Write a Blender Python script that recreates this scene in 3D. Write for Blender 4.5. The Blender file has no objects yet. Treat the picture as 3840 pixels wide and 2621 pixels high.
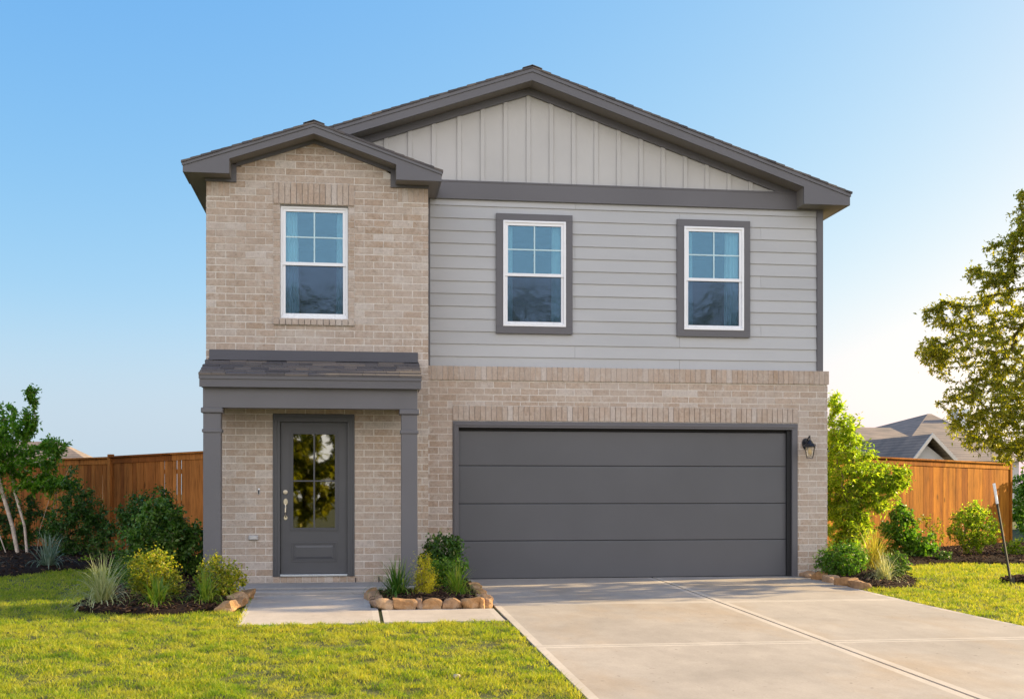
import bpy, math, random
import numpy as np
from mathutils import Vector, Matrix
R=math.radians
random.seed(7)
rng=np.random.default_rng(11)
sc=bpy.context.scene
C=sc.collection
W=bpy.data.worlds.new("World"); sc.world=W; W.use_nodes=True

# ------------------------------------------------------------------ helpers
class MB:
    def __init__(s): s.v=[]; s.f=[]; s.m=[]
    def add(s,vs,fs,m=0):
        o=len(s.v); s.v+= [tuple(v) for v in vs]
        for f in fs: s.f.append(tuple(i+o for i in f)); s.m.append(m)
    def box(s,x0,x1,y0,y1,z0,z1,m=0):
        s.add([(x0,y0,z0),(x1,y0,z0),(x1,y1,z0),(x0,y1,z0),(x0,y0,z1),(x1,y0,z1),(x1,y1,z1),(x0,y1,z1)],
              [(0,3,2,1),(4,5,6,7),(0,1,5,4),(1,2,6,5),(2,3,7,6),(3,0,4,7)],m)
    def prism(s,poly,y0,y1,m=0):            # poly in (x,z), counter-clockwise seen from -Y
        n=len(poly)
        vs=[(x,y0,z) for x,z in poly]+[(x,y1,z) for x,z in poly]
        fs=[tuple(range(n)),tuple(range(2*n-1,n-1,-1))]
        for i in range(n):
            j=(i+1)%n; fs.append((i,i+n,j+n,j))
        s.add(vs,fs,m)
    def prismz(s,poly,z0,z1,m=0):            # poly in (x,y) ccw from above
        n=len(poly)
        vs=[(x,y,z0 if not callable(z0) else z0(x,y)) for x,y in poly]+[(x,y,z1 if not callable(z1) else z1(x,y)) for x,y in poly]
        fs=[tuple(range(n-1,-1,-1)),tuple(range(n,2*n))]
        for i in range(n):
            j=(i+1)%n; fs.append((i,j,j+n,i+n))
        s.add(vs,fs,m)
    def prismx(s,poly,x0,x1,m=0):            # poly in (y,z)
        n=len(poly)
        vs=[(x0,y,z) for y,z in poly]+[(x1,y,z) for y,z in poly]
        fs=[tuple(range(n)),tuple(range(2*n-1,n-1,-1))]
        for i in range(n):
            j=(i+1)%n; fs.append((i,i+n,j+n,j))
        s.add(vs,fs,m)
    def tube(s,pts,rads,n=6,m=0,cap=True):
        pts=[Vector(p) for p in pts]; rings=[]
        for i,p in enumerate(pts):
            d=(pts[min(i+1,len(pts)-1)]-pts[max(i-1,0)]).normalized()
            a=Vector((0,0,1)) if abs(d.z)<.9 else Vector((1,0,0))
            u=d.cross(a).normalized(); w=d.cross(u)
            r=rads[i] if isinstance(rads,(list,tuple)) else rads
            rings.append([p+u*math.cos(2*math.pi*k/n)*r+w*math.sin(2*math.pi*k/n)*r for k in range(n)])
        vs=[q for r in rings for q in r]; fs=[]
        for i in range(len(pts)-1):
            for k in range(n):
                k2=(k+1)%n; fs.append((i*n+k,i*n+k2,(i+1)*n+k2,(i+1)*n+k))
        if cap: fs+= [tuple(range(n-1,-1,-1)),tuple(range((len(pts)-1)*n,len(pts)*n))]
        s.add(vs,fs,m)
    def build(s,name,mat,parent=None,smooth=False,bevel=0):
        me=bpy.data.meshes.new(name); me.from_pydata(s.v,[],s.f)
        mats=mat if isinstance(mat,(list,tuple)) else [mat]
        for q in mats: me.materials.append(q)
        if len(mats)>1: me.polygons.foreach_set('material_index',s.m)
        if smooth: me.polygons.foreach_set('use_smooth',[True]*len(me.polygons))
        me.update()
        return link(name,me,parent,bevel)
def link(name,me,parent=None,bevel=0):
    o=bpy.data.objects.new(name,me); C.objects.link(o)
    if parent: o.parent=parent
    if bevel:
        b=o.modifiers.new('bevel','BEVEL'); b.width=bevel; b.segments=2; b.limit_method='ANGLE'
    return o
def npmesh(name,V,F,mat,parent=None,smooth=False):
    me=bpy.data.meshes.new(name); V=np.ascontiguousarray(V,dtype=np.float32); F=np.ascontiguousarray(F,dtype=np.int32)
    k=F.shape[1]; n=len(F)
    me.vertices.add(len(V)); me.vertices.foreach_set('co',V.ravel())
    me.loops.add(n*k); me.loops.foreach_set('vertex_index',F.ravel())
    me.polygons.add(n); me.polygons.foreach_set('loop_start',np.arange(0,n*k,k,dtype=np.int32))
    if smooth: me.polygons.foreach_set('use_smooth',np.ones(n,dtype=bool))
    me.update(calc_edges=True); me.materials.append(mat)
    return link(name,me,parent)
def tag(o,label=None,cat=None,group=None,kind=None):
    if label: o['label']=label
    if cat: o['category']=cat
    if group: o['group']=group
    if kind: o['kind']=kind
    return o
def thing(name,label,cat,loc=(0,0,0),rz=0,group=None):
    o=bpy.data.objects.new(name,None); C.objects.link(o); o.location=loc; o.rotation_euler=(0,0,rz); o.empty_display_size=.2
    return tag(o,label,cat,group)

# ------------------------------------------------------------------ materials
class NT:
    def __init__(s,name):
        s.m=bpy.data.materials.new(name); s.m.use_nodes=True; s.t=s.m.node_tree; s.n=s.t.nodes; s.l=s.t.links
        s.b=s.n['Principled BSDF']; s.out=s.n['Material Output']
    def new(s,t,**k):
        x=s.n.new(t)
        for a,v in k.items():
            if a=='inp':
                for i,q in v.items():
                    if hasattr(q,'is_output') or isinstance(q,bpy.types.NodeSocket): s.l.new(q,x.inputs[i])
                    else: x.inputs[i].default_value=q
            else: setattr(x,a,v)
        return x
    def coord(s,scale=(1,1,1)):
        tc=s.new('ShaderNodeTexCoord'); mp=s.new('ShaderNodeMapping',inp={0:tc.outputs['Object'],'Scale':scale}); return mp.outputs[0]
    def noise(s,scale,detail=4,rough=.55,vec=None,sc3=(1,1,1)):
        return s.new('ShaderNodeTexNoise',inp={'Vector':vec or s.coord(sc3),'Scale':scale,'Detail':detail,'Roughness':rough}).outputs[0]
    def ramp(s,fac,stops,interp='LINEAR'):
        r=s.new('ShaderNodeValToRGB',inp={0:fac}); cr=r.color_ramp; cr.interpolation=interp
        while len(cr.elements)<len(stops): cr.elements.new(.5)
        for e,(p,c) in zip(cr.elements,stops):
            e.position=p; e.color=(c,c,c,1) if isinstance(c,(int,float)) else (*c,1)
        return r.outputs[0]
    def island(s): return s.new('ShaderNodeNewGeometry').outputs['Random Per Island']
    def mix(s,f,a,b,mode='MIX'):
        x=s.n.new('ShaderNodeMix'); x.data_type='RGBA'; x.blend_type=mode
        for i,q in ((0,f),(6,a),(7,b)):
            if isinstance(q,bpy.types.NodeSocket): s.l.new(q,x.inputs[i])
            elif i==0: x.inputs[0].default_value=q
            else: x.inputs[i].default_value=(*q,1) if len(q)==3 else q
        return x.outputs[2]
    def col(s,sock): s.l.new(sock,s.b.inputs['Base Color']) if isinstance(sock,bpy.types.NodeSocket) else setattr(s.b.inputs['Base Color'],'default_value',(*sock,1))
    def rough(s,v):
        if isinstance(v,bpy.types.NodeSocket): s.l.new(v,s.b.inputs['Roughness'])
        else: s.b.inputs['Roughness'].default_value=v
    def bump(s,h,strength=.3,dist=.01):
        b=s.new('ShaderNodeBump',inp={'Height':h,'Strength':strength,'Distance':dist}); s.l.new(b.outputs[0],s.b.inputs['Normal'])

def mat_paint(name,c,rough=.55,var=.06,grain=(8,8,40),gs=.12):
    t=NT(name); n=t.noise(1.3,3); f=t.ramp(n,[(.3,1-var),(.7,1+var)])
    t.col(t.mix(1.0,c,f,'MULTIPLY')); t.rough(rough); t.bump(t.noise(30,3,sc3=grain),gs,.002); return t.m
def mat_siding(name,c):
    t=NT(name); f=t.ramp(t.noise(1.3,4,.6,sc3=(.5,1,1.6)),[(.3,.95),(.7,1.04)]); f2=t.ramp(t.island(),[(0,.965),(1,1.03)])
    t.col(t.mix(1.0,t.mix(1.0,c,f,'MULTIPLY'),f2,'MULTIPLY')); t.rough(.6); t.bump(t.noise(30,5,.6,sc3=(.6,3,10)),.35,.002); return t.m
def mat_brick():
    t=NT('brick'); r=t.island()
    base=t.ramp(r,[(0,(.365,.265,.195)),(.13,(.425,.325,.255)),(.28,(.40,.31,.25)),(.42,(.455,.345,.27)),(.55,(.37,.275,.21)),(.68,(.45,.365,.305)),(.80,(.42,.33,.265)),(.92,(.48,.41,.365)),(1,(.52,.46,.42))])
    n=t.noise(28,6,.7); sp=t.ramp(n,[(.3,.74),(.5,1.03),(.72,1.2)])
    c=t.mix(1.0,base,sp,'MULTIPLY')
    big=t.ramp(t.noise(.7,5,.65),[(.42,0),(.62,.6)])
    c=t.mix(big,c,(.47,.40,.355))
    wh=t.ramp(t.noise(7,6,.75),[(.50,0),(.70,.6)])
    c=t.mix(wh,c,(.56,.51,.47))
    pit=t.ramp(t.noise(95,3,.6),[(.30,.45),(.40,1.0)])
    c=t.mix(1.0,t.mix(1.0,c,pit,'MULTIPLY'),(1.0,.985,.955),'MULTIPLY')
    t.col(c); t.rough(.9); t.bump(t.noise(60,5,.7),.5,.006); return t.m
def mat_simple(name,c,rough=.6,metal=0,nscale=20,var=.1,bs=.2,bd=.003,detail=4):
    t=NT(name); f=t.ramp(t.noise(nscale,detail),[(.3,1-var),(.7,1+var)])
    t.col(t.mix(1.0,c,f,'MULTIPLY')); t.rough(rough); t.b.inputs['Metallic'].default_value=metal
    if bs: t.bump(t.noise(nscale*3,detail),bs,bd)
    return t.m
def mat_leaf(name,cols,trans=.5,rough=.45,tcol=None,spec=.4):
    t=NT(name); r=t.island()
    c=t.ramp(r,[(i/(len(cols)-1),k) for i,k in enumerate(cols)])
    f=t.ramp(t.noise(2.2,3),[(.3,.75),(.7,1.2)])
    c=t.mix(1.0,c,f,'MULTIPLY')
    t.col(c); t.rough(rough); t.b.inputs['Specular IOR Level'].default_value=spec
    tc=t.mix(1.0,c,tcol or (1.5,1.6,.7),'MULTIPLY')
    tr=t.new('ShaderNodeBsdfTranslucent',inp={0:tc})
    mx=t.new('ShaderNodeMixShader',inp={0:trans,1:t.b.outputs[0],2:tr.outputs[0]})
    t.l.new(mx.outputs[0],t.out.inputs[0]); return t.m
def mat_concrete(name,c,stain=.7,speck=True):
    t=NT(name)
    c1=t.mix(t.ramp(t.noise(.55,6,.6),[(.35,0),(.7,1)]),tuple(x*.84 for x in c),tuple(x*1.10 for x in c))
    st=t.ramp(t.noise(.8,4,.6,sc3=(1,.45,1)),[(.52,0),(.74,stain)])
    c1=t.mix(st,c1,(c[0]*.96,c[1]*.80,c[2]*.60))
    c1=t.mix(1.0,c1,t.ramp(t.noise(5,6,.65,sc3=(1,.5,1)),[(.3,.90),(.7,1.07)]),'MULTIPLY')
    c1=t.mix(1.0,c1,t.ramp(t.noise(55,4,.7),[(.3,.90),(.7,1.06)]),'MULTIPLY')
    if speck: c1=t.mix(1.0,c1,t.ramp(t.noise(16,2,.5),[(.24,.55),(.29,1)]),'MULTIPLY')
    t.col(c1); t.rough(.85); t.bump(t.noise(90,3,.6,sc3=(.25,1.6,1)),.35,.003); return t.m
def mat_wood(name,a,b,c):
    t=NT(name); r=t.island()
    base=t.ramp(r,[(0,a),(.35,b),(.7,c),(1,a)])
    off=t.new('ShaderNodeVectorMath',operation='MULTIPLY_ADD',inp={0:t.new('ShaderNodeCombineXYZ',inp={0:r,1:r,2:r}).outputs[0],1:(37,19,23),2:t.coord((1,1,.09))})
    g=t.noise(30,5,.65,vec=off.outputs[0])
    cc=t.mix(1.0,base,t.ramp(g,[(.3,.52),(.5,1.0),(.7,1.22)]),'MULTIPLY')
    off2=t.new('ShaderNodeVectorMath',operation='MULTIPLY_ADD',inp={0:t.new('ShaderNodeCombineXYZ',inp={0:r,1:r,2:r}).outputs[0],1:(17,9,13),2:t.coord((1,1,.55))})
    kn=t.new('ShaderNodeTexVoronoi',inp={'Vector':off2.outputs[0],'Scale':3.4}).outputs['Distance']
    cc=t.mix(t.ramp(kn,[(.06,.75),(.15,0)]),cc,tuple(x*.25 for x in a))
    cc=t.mix(1.0,cc,t.ramp(t.noise(1.4,4,.6,sc3=(1,1,.4)),[(.32,.72),(.62,1.1)]),'MULTIPLY')
    t.col(cc); t.rough(.85); t.b.inputs['Specular IOR Level'].default_value=.12; t.bump(g,.4,.003); return t.m
def mat_glass(name,gl,fac,tint,wav=.0,rough=.02):
    t=NT(name); t.n.remove(t.b)
    fr=t.new('ShaderNodeFresnel',inp={0:1.45}); mr=t.new('ShaderNodeMath',operation='MULTIPLY_ADD',use_clamp=True,inp={0:fr.outputs[0],1:1.0,2:fac})
    g=t.new('ShaderNodeBsdfGlossy',inp={0:(*gl,1),1:rough}); tr=t.new('ShaderNodeBsdfTransparent',inp={0:(*tint,1)})
    if wav:
        b=t.new('ShaderNodeBump',inp={'Height':t.noise(1.7,3),'Strength':wav,'Distance':.02}); t.l.new(b.outputs[0],g.inputs['Normal'])
    mx=t.new('ShaderNodeMixShader',inp={0:mr.outputs[0],1:tr.outputs[0],2:g.outputs[0]})
    t.l.new(mx.outputs[0],t.out.inputs[0]); return t.m

M={}
M['trim']=mat_paint('grey_trim_paint',(.108,.103,.112),.5)
M['post']=mat_paint('grey_post_paint',(.125,.120,.130),.55)
M['door']=mat_paint('door_paint',(.070,.070,.078),.38,gs=.05)
M['garage']=mat_paint('garage_paint',(.088,.088,.096),.45,.05,grain=(6,6,50),gs=.25)
M['siding']=mat_siding('siding_paint',(.43,.43,.435))
M['panel']=mat_paint('panel_paint',(.47,.455,.44),.65,.05,grain=(60,60,2),gs=.3)
M['soffit']=mat_paint('soffit_paint',(.17,.155,.145),.6)
M['brick']=mat_brick()
M['mortar']=mat_simple('mortar',(.66,.61,.555),.95,0,40,.12,.5,.004)
M['white']=mat_simple('white_vinyl',(.80,.80,.82),.35,0,3,.02,0)
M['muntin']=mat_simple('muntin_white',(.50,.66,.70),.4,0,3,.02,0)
M['curtain']=mat_simple('curtain_cloth',(.75,.95,.95),.8,0,12,.06,0)
M['screen']=None
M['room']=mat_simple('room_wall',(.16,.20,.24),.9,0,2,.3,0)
M['metal']=mat_simple('brushed_nickel',(.62,.55,.45),.28,1,60,.1,.05)
M['alum']=mat_simple('aluminium',(.55,.58,.62),.35,1,60,.1,.05)
M['black']=mat_simple('black_metal',(.016,.017,.024),.32,.3,50,.2,.1)
M['dark']=mat_simple('dark_gap',(.012,.012,.013),.8,0,5,.1,0)
M['shingle']=None
t=NT('shingle'); r=t.island(); c=t.ramp(r,[(0,(.06,.055,.06)),(.35,(.10,.088,.085)),(.7,(.16,.13,.11)),(1,(.075,.07,.078))])
c=t.mix(1.0,c,t.ramp(t.noise(160,4,.8),[(.3,.6),(.7,1.5)]),'MULTIPLY'); t.col(c); t.rough(.9); t.bump(t.noise(200,3),.6,.003); M['shingle']=t.m
t=NT('far_shingle'); c=t.mix(t.ramp(t.noise(1.2,4),[(.35,0),(.7,1)]),(.16,.13,.115),(.26,.20,.165)); 
wv=t.new('ShaderNodeTexWave',wave_type='BANDS',bands_direction='Z',inp={'Vector':t.coord(),'Scale':2.6,'Distortion':1.2,'Detail':3}).outputs[0]
c=t.mix(1.0,c,t.ramp(wv,[(0,.72),(.5,1.05)]),'MULTIPLY'); t.col(c); t.rough(.9); M['farshingle']=t.m
M['flash']=mat_paint('flashing',(.058,.058,.075),.35)
M['conc']=mat_concrete('concrete_drive',(.385,.335,.29))
M['concband']=mat_concrete('concrete_tooled',(.50,.44,.38),.2,False)
M['walk']=mat_concrete('concrete_walk',(.45,.39,.34),.25)
M['porch']=mat_concrete('concrete_porch',(.36,.335,.32),.1)
M['joint']=mat_simple('joint_filler',(.075,.065,.06),.9,0,30,.3,.3)
M['mulch']=mat_simple('mulch_soil',(.030,.019,.014),.95,0,25,.5,.9,.03)
t=NT('mulch_chip'); t.col(t.ramp(t.island(),[(0,(.018,.011,.009)),(.5,(.045,.026,.018)),(.85,(.10,.058,.036)),(1,(.20,.125,.08))])); t.rough(.95); t.b.inputs['Specular IOR Level'].default_value=.08; M['chip']=t.m; M['mulch'].node_tree.nodes['Principled BSDF'].inputs['Specular IOR Level'].default_value=.08
t=NT('edging_stone'); oi=t.new('ShaderNodeObjectInfo').outputs['Random']
c=t.ramp(oi,[(0,(.36,.185,.075)),(.35,(.46,.25,.105)),(.6,(.33,.20,.12)),(.8,(.42,.26,.15)),(1,(.52,.32,.17))])
c=t.mix(1.0,c,t.ramp(t.noise(14,6,.7),[(.3,.62),(.7,1.25)]),'MULTIPLY'); c=t.mix(t.ramp(t.noise(7,4,.6),[(.55,0),(.75,.6)]),c,(.30,.27,.22))
t.col(c); t.rough(.9); t.bump(t.noise(22,6,.75),.8,.02); M['stone']=t.m
M['woodL']=mat_wood('cedar_board',(.33,.112,.024),(.43,.155,.035),(.23,.070,.015))
M['woodR']=mat_wood('cedar_board_golden',(.27,.095,.009),(.36,.140,.015),(.19,.060,.006))
t=NT('lawn_soil'); c=t.mix(t.ramp(t.noise(3,5,.6),[(.35,0),(.65,1)]),(.050,.060,.008),(.085,.090,.014)); t.col(c); t.rough(.95); t.bump(t.noise(20,4),.8,.03); M['ground']=t.m
def mat_grass(name):
    t=NT(name); r=t.island()
    c=t.ramp(r,[(0,(.11,.19,.012)),(.35,(.23,.31,.018)),(.7,(.34,.38,.026)),(.9,(.45,.42,.06)),(1,(.56,.47,.15))])
    geo=t.new('ShaderNodeNewGeometry').outputs['Position']
    n=t.noise(1.9,5,.65,vec=geo); c=t.mix(t.ramp(t.noise(.45,3,.6,vec=geo),[(.40,0),(.65,.35)]),c,(.20,.28,.02)); c=t.mix(t.ramp(n,[(.44,0),(.66,.8)]),c,(.38,.37,.06))
    n2=t.noise(3.1,4,.6,vec=t.new('ShaderNodeMapping',inp={0:geo,1:(7,3,0)}).outputs[0]); c=t.mix(t.ramp(n2,[(.30,.85),(.5,0)]),c,(.09,.21,.010))
    t.col(c); t.rough(.55); t.b.inputs['Specular IOR Level'].default_value=.25
    tr=t.new('ShaderNodeBsdfTranslucent',inp={0:t.mix(1.0,c,(1.7,1.55,.6),'MULTIPLY')})
    mx=t.new('ShaderNodeMixShader',inp={0:.45,1:t.b.outputs[0],2:tr.outputs[0]}); t.l.new(mx.outputs[0],t.out.inputs[0]); return t.m
M['grass']=mat_grass('grass_blade')
M['bark_pale']=mat_simple('pale_bark',(.56,.46,.37),.85,0,12,.25,.5,.01)
M['bark']=mat_simple('brown_bark',(.13,.095,.06),.9,0,18,.35,.8,.01)
M['l_dark']=mat_leaf('leaf_dark_green',[(.022,.062,.008),(.036,.098,.012),(.055,.13,.018),(.085,.17,.025)],.35,.45)
M['l_mid']=mat_leaf('leaf_mid_green',[(.04,.10,.014),(.07,.155,.02),(.11,.205,.028),(.16,.25,.05)],.4,.4)
M['l_lush']=mat_leaf('leaf_fresh_green',[(.045,.125,.012),(.08,.195,.018),(.13,.25,.025),(.19,.31,.04)],.5,.4)
M['l_myrtle']=mat_leaf('leaf_bright_green',[(.06,.17,.012),(.10,.25,.018),(.17,.33,.025),(.25,.38,.04)],.5,.4)
M['l_yel']=mat_leaf('leaf_yellow_green',[(.14,.22,.015),(.26,.31,.02),(.40,.37,.03),(.52,.42,.045),(.12,.20,.02)],.5,.45)
M['l_lime']=mat_leaf('leaf_lime',[(.14,.24,.018),(.22,.33,.02),(.32,.40,.03),(.40,.43,.05)],.62,.4)
M['l_gold']=mat_leaf('needle_gold',[(.42,.40,.02),(.56,.50,.03),(.66,.56,.05),(.44,.44,.03)],.5,.6)
M['l_oak']=mat_leaf('leaf_olive',[(.12,.15,.010),(.19,.22,.016),(.27,.29,.025),(.38,.35,.045),(.14,.17,.014)],.55,.4,(1.7,1.6,.4))
M['g_green']=mat_leaf('liriope_green',[(.03,.09,.015),(.06,.15,.02),(.11,.21,.03),(.22,.27,.06)],.4,.35)
M['g_lime']=mat_leaf('daylily_green',[(.09,.19,.02),(.15,.26,.03),(.24,.31,.04),(.36,.36,.06)],.5,.35)
M['g_pale']=mat_leaf('variegated_blade',[(.55,.55,.28),(.40,.44,.18),(.65,.64,.40),(.20,.28,.08),(.50,.48,.22)],.35,.5,(1.3,1.2,.8))
M['g_silver']=mat_leaf('silver_blade',[(.20,.28,.19),(.32,.38,.28),(.12,.20,.12),(.26,.33,.22)],.3,.5,(1.1,1.1,.9))
M['g_gold']=mat_leaf('golden_blade',[(.30,.26,.05),(.42,.34,.08),(.24,.24,.04),(.36,.28,.07)],.5,.5)
M['far_wall']=mat_simple('far_stucco',(.46,.45,.45),.85,0,2,.06,0)
M['far_white']=mat_simple('far_white_siding',(.60,.62,.66),.8,0,2,.06,0)
M['far_trim']=mat_simple('far_trim',(.55,.50,.44),.7,0,2,.06,0)
M['glass_up']=mat_glass('window_glass',(.15,.29,.41),.22,(.88,.97,1.0))
M['glass_dn']=mat_glass('window_glass_screened',(.135,.20,.29),.20,(.62,.72,.80),.25,.075)
M['glass_door']=mat_glass('door_glass',(.80,.78,.68),.27,(.30,.28,.26),.04)
M['glass_lamp']=mat_glass('lamp_glass',(1,1,1),.08,(.96,.93,.85))
M['bulb']=mat_simple('frosted_bulb',(.85,.68,.38),.4,0,4,.05,0)
M['tpost']=mat_simple('dark_steel_stake',(.035,.035,.03),.6,.4,30,.3,.3)

# ------------------------------------------------------------------ ground
def zg(x,y):
    y=np.asarray(y,dtype=float); return -.022*np.clip(16.5-y,0,14.5)
def zgf(x,y): return float(zg(x,y))
ys=[-300,-60,-10,2,4,6,8,9,10,11,12,13,14,15,16.5,18,20,25,30,40,60,100,200,500]
xs=[-400,-100,-40,-20,-10,-6,-3,0,3,6,9,12,20,40,100,400]
V=[(x,y,float(zg(x,y))-.016) for y in ys for x in xs]; nx=len(xs)
F=[(j*nx+i,j*nx+i+1,(j+1)*nx+i+1,(j+1)*nx+i) for j in range(len(ys)-1) for i in range(nx-1)]
g=npmesh('ground',V,F,M['ground']); tag(g,kind='structure')

def dr_right(y): return 6.66+.0*y+np.clip(15-np.asarray(y,float),0,99)**2*.0105
# driveway: panels between joints, tooled bands along the joints, real gaps
def slab(mb,x0f,x1f,y0,y1,top,band=.075,mi=(0,1),th=.11):
    ns=max(1,int((y1-y0)/.8)); 
    X0=lambda y:x0f(y) if callable(x0f) else x0f
    X1=lambda y:x1f(y) if callable(x1f) else x1f
    yy=[y0,y0+band]+[y0+band+(y1-y0-2*band)*k/ns for k in range(1,ns)]+[y1-band,y1]
    rows=[]
    for y in yy:
        a,b=float(X0(y)),float(X1(y)); rows.append([(a,y),(a+band,y),(b-band,y),(b,y)])
    vs=[(p[0],p[1],zgf(0,p[1])+top) for r_ in rows for p in r_]
    n=len(rows)
    for j in range(n-1):
        for i in range(3):
            m=mi[1] if (i!=1 or j in (0,n-2)) else mi[0]
            q=[j*4+i,j*4+i+1,(j+1)*4+i+1,(j+1)*4+i]; mb.add([vs[k] for k in q],[(0,1,2,3)],m)
    # sides
    for j in range(n-1):
        for i in (0,3):
            a=vs[j*4+i]; b=vs[(j+1)*4+i]
            q=[a,b,(b[0],b[1],b[2]-th),(a[0],a[1],a[2]-th)]; mb.add(q,[(0,1,2,3) if i==0 else (3,2,1,0)],mi[1])
    for j in (0,n-1):
        a=vs[j*4]; b=vs[j*4+3]; q=[a,b,(b[0],b[1],b[2]-th),(a[0],a[1],a[2]-th)]; mb.add(q,[(3,2,1,0) if j==0 else (0,1,2,3)],mi[1])
jy=[16.86,13.66,10.43,7.2,4.0,1.0]
dm=MB()
for j in range(len(jy)-1):
    y1,y0=jy[j]-.007,jy[j+1]+.007
    slab(dm,1.63,4.335,y0,y1,.0); slab(dm,4.365,dr_right,y0,y1,.0)
dob=dm.build('driveway',[M['conc'],M['concband']]); tag(dob,kind='structure')
fb=MB(); 
for j in range(len(jy)-1):
    y1,y0=jy[j],jy[j+1]
    for xa,xb in ((4.338,4.362),):
        fb.add([(xa,y0,zgf(0,y0)-.012),(xb,y0,zgf(0,y0)-.012),(xb,y1,zgf(0,y1)-.012),(xa,y1,zgf(0,y1)-.012)],[(0,1,2,3)])
    if j: fb.box(1.64,6.6,y1-.005,y1+.005,zgf(0,y1)-.1,zgf(0,y1)-.012)
fb.box(1.592,1.628,12.22,16.1,-.11,-.098) 
o=fb.build('driveway_joint',M['joint']); tag(o,kind='structure')
# walkway
wm=MB()
slab(wm,lambda y:-1.255+(15-y)*.03,.205,13.5,14.93,.0,.07); slab(wm,lambda y:-1.21+(13.5-y)*.03,.285,12.21,13.488,.0,.07)
slab(wm,.325,1.59,12.25,13.30,.0,.07)
o=wm.build('walkway',[M['walk'],M['concband']]); tag(o,kind='structure')
wj=MB(); wj.add([(.287,12.22,zgf(0,12.22)-.02),(.323,12.22,zgf(0,12.22)-.02),(.323,13.49,zgf(0,13.49)-.02),(.287,13.49,zgf(0,13.49)-.02)],[(0,1,2,3)])
wj.add([(1.592,12.22,zgf(0,12.22)-.02),(1.628,12.22,zgf(0,12.22)-.02),(1.628,16.1,zgf(0,16.1)-.02),(1.592,16.1,zgf(0,16.1)-.02)],[(0,1,2,3)])
o=wj.build('walkway_joint',M['joint']); tag(o,kind='structure')
pm=MB(); pm.box(-1.93,1.02,14.945,16.2,-.12,.002); pm.box(-1.93,.95,15.30,16.2,.002,.03)
o=pm.build('porch_slab',M['porch'],bevel=.006); tag(o,kind='structure')

# ------------------------------------------------------------------ beds
def pip(px,py,poly):
    inside=np.zeros(len(px),bool); n=len(poly)
    for i in range(n):
        x1,y1=poly[i]; x2,y2=poly[(i+1)%n]
        c=((y1>py)!=(y2>py)); 
        with np.errstate(divide='ignore',invalid='ignore'):
            xi=(x2-x1)*(py-y1)/(y2-y1+1e-12)+x1
        inside^=c&(px<xi)
    return inside
BEDS={
 'left_bed':[(-3.12,13.75),(-2.95,13.42),(-2.6,13.22),(-2.2,13.12),(-1.8,13.18),(-1.42,13.42),(-1.30,13.75),(-1.27,14.9),(-1.95,15.0),(-1.95,16.1),(-1.95,22.6),(-3.1,22.4),(-3.2,20.6),(-3.0,17.6),(-3.05,15.5)],
 'planter_bed':[(.26,13.42),(1.50,13.42),(1.55,14.2),(1.60,16.05),(1.4,16.7),(1.03,16.7),(1.03,16.05),(.9,14.94),(.22,14.94),(.20,14.2)],
 'right_bed':[(6.70,14.78),(6.95,14.80),(7.35,15.0),(7.75,15.35),(8.15,16.3),(8.45,17.3),(8.9,18.4),(9.6,19.0),(10.4,19.3),(11.2,18.95),(12.1,18.8),(13.5,19.4),(15.0,20.5),(17.5,24.5),(15.4,26.0),(10.4,22.5),(7.1,21.5),(7.02,17.5),(6.76,16.9)],
 'back_bed':[(-12,19.6),(-8,18.6),(-6.0,17.95),(-5.1,18.1),(-4.55,19.5),(-3.75,20.3),(-3.05,20.9),(-3.0,22.7),(-6.3,26.4),(-9,28.9),(-14,29)],
 'tree_ring':[(9.72+.58*math.cos(a*math.pi/6),15.6+.42*math.sin(a*math.pi/6)) for a in range(12)]}
def bedmound(poly,cx,cy): pass
MULCHZ=.035
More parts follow.
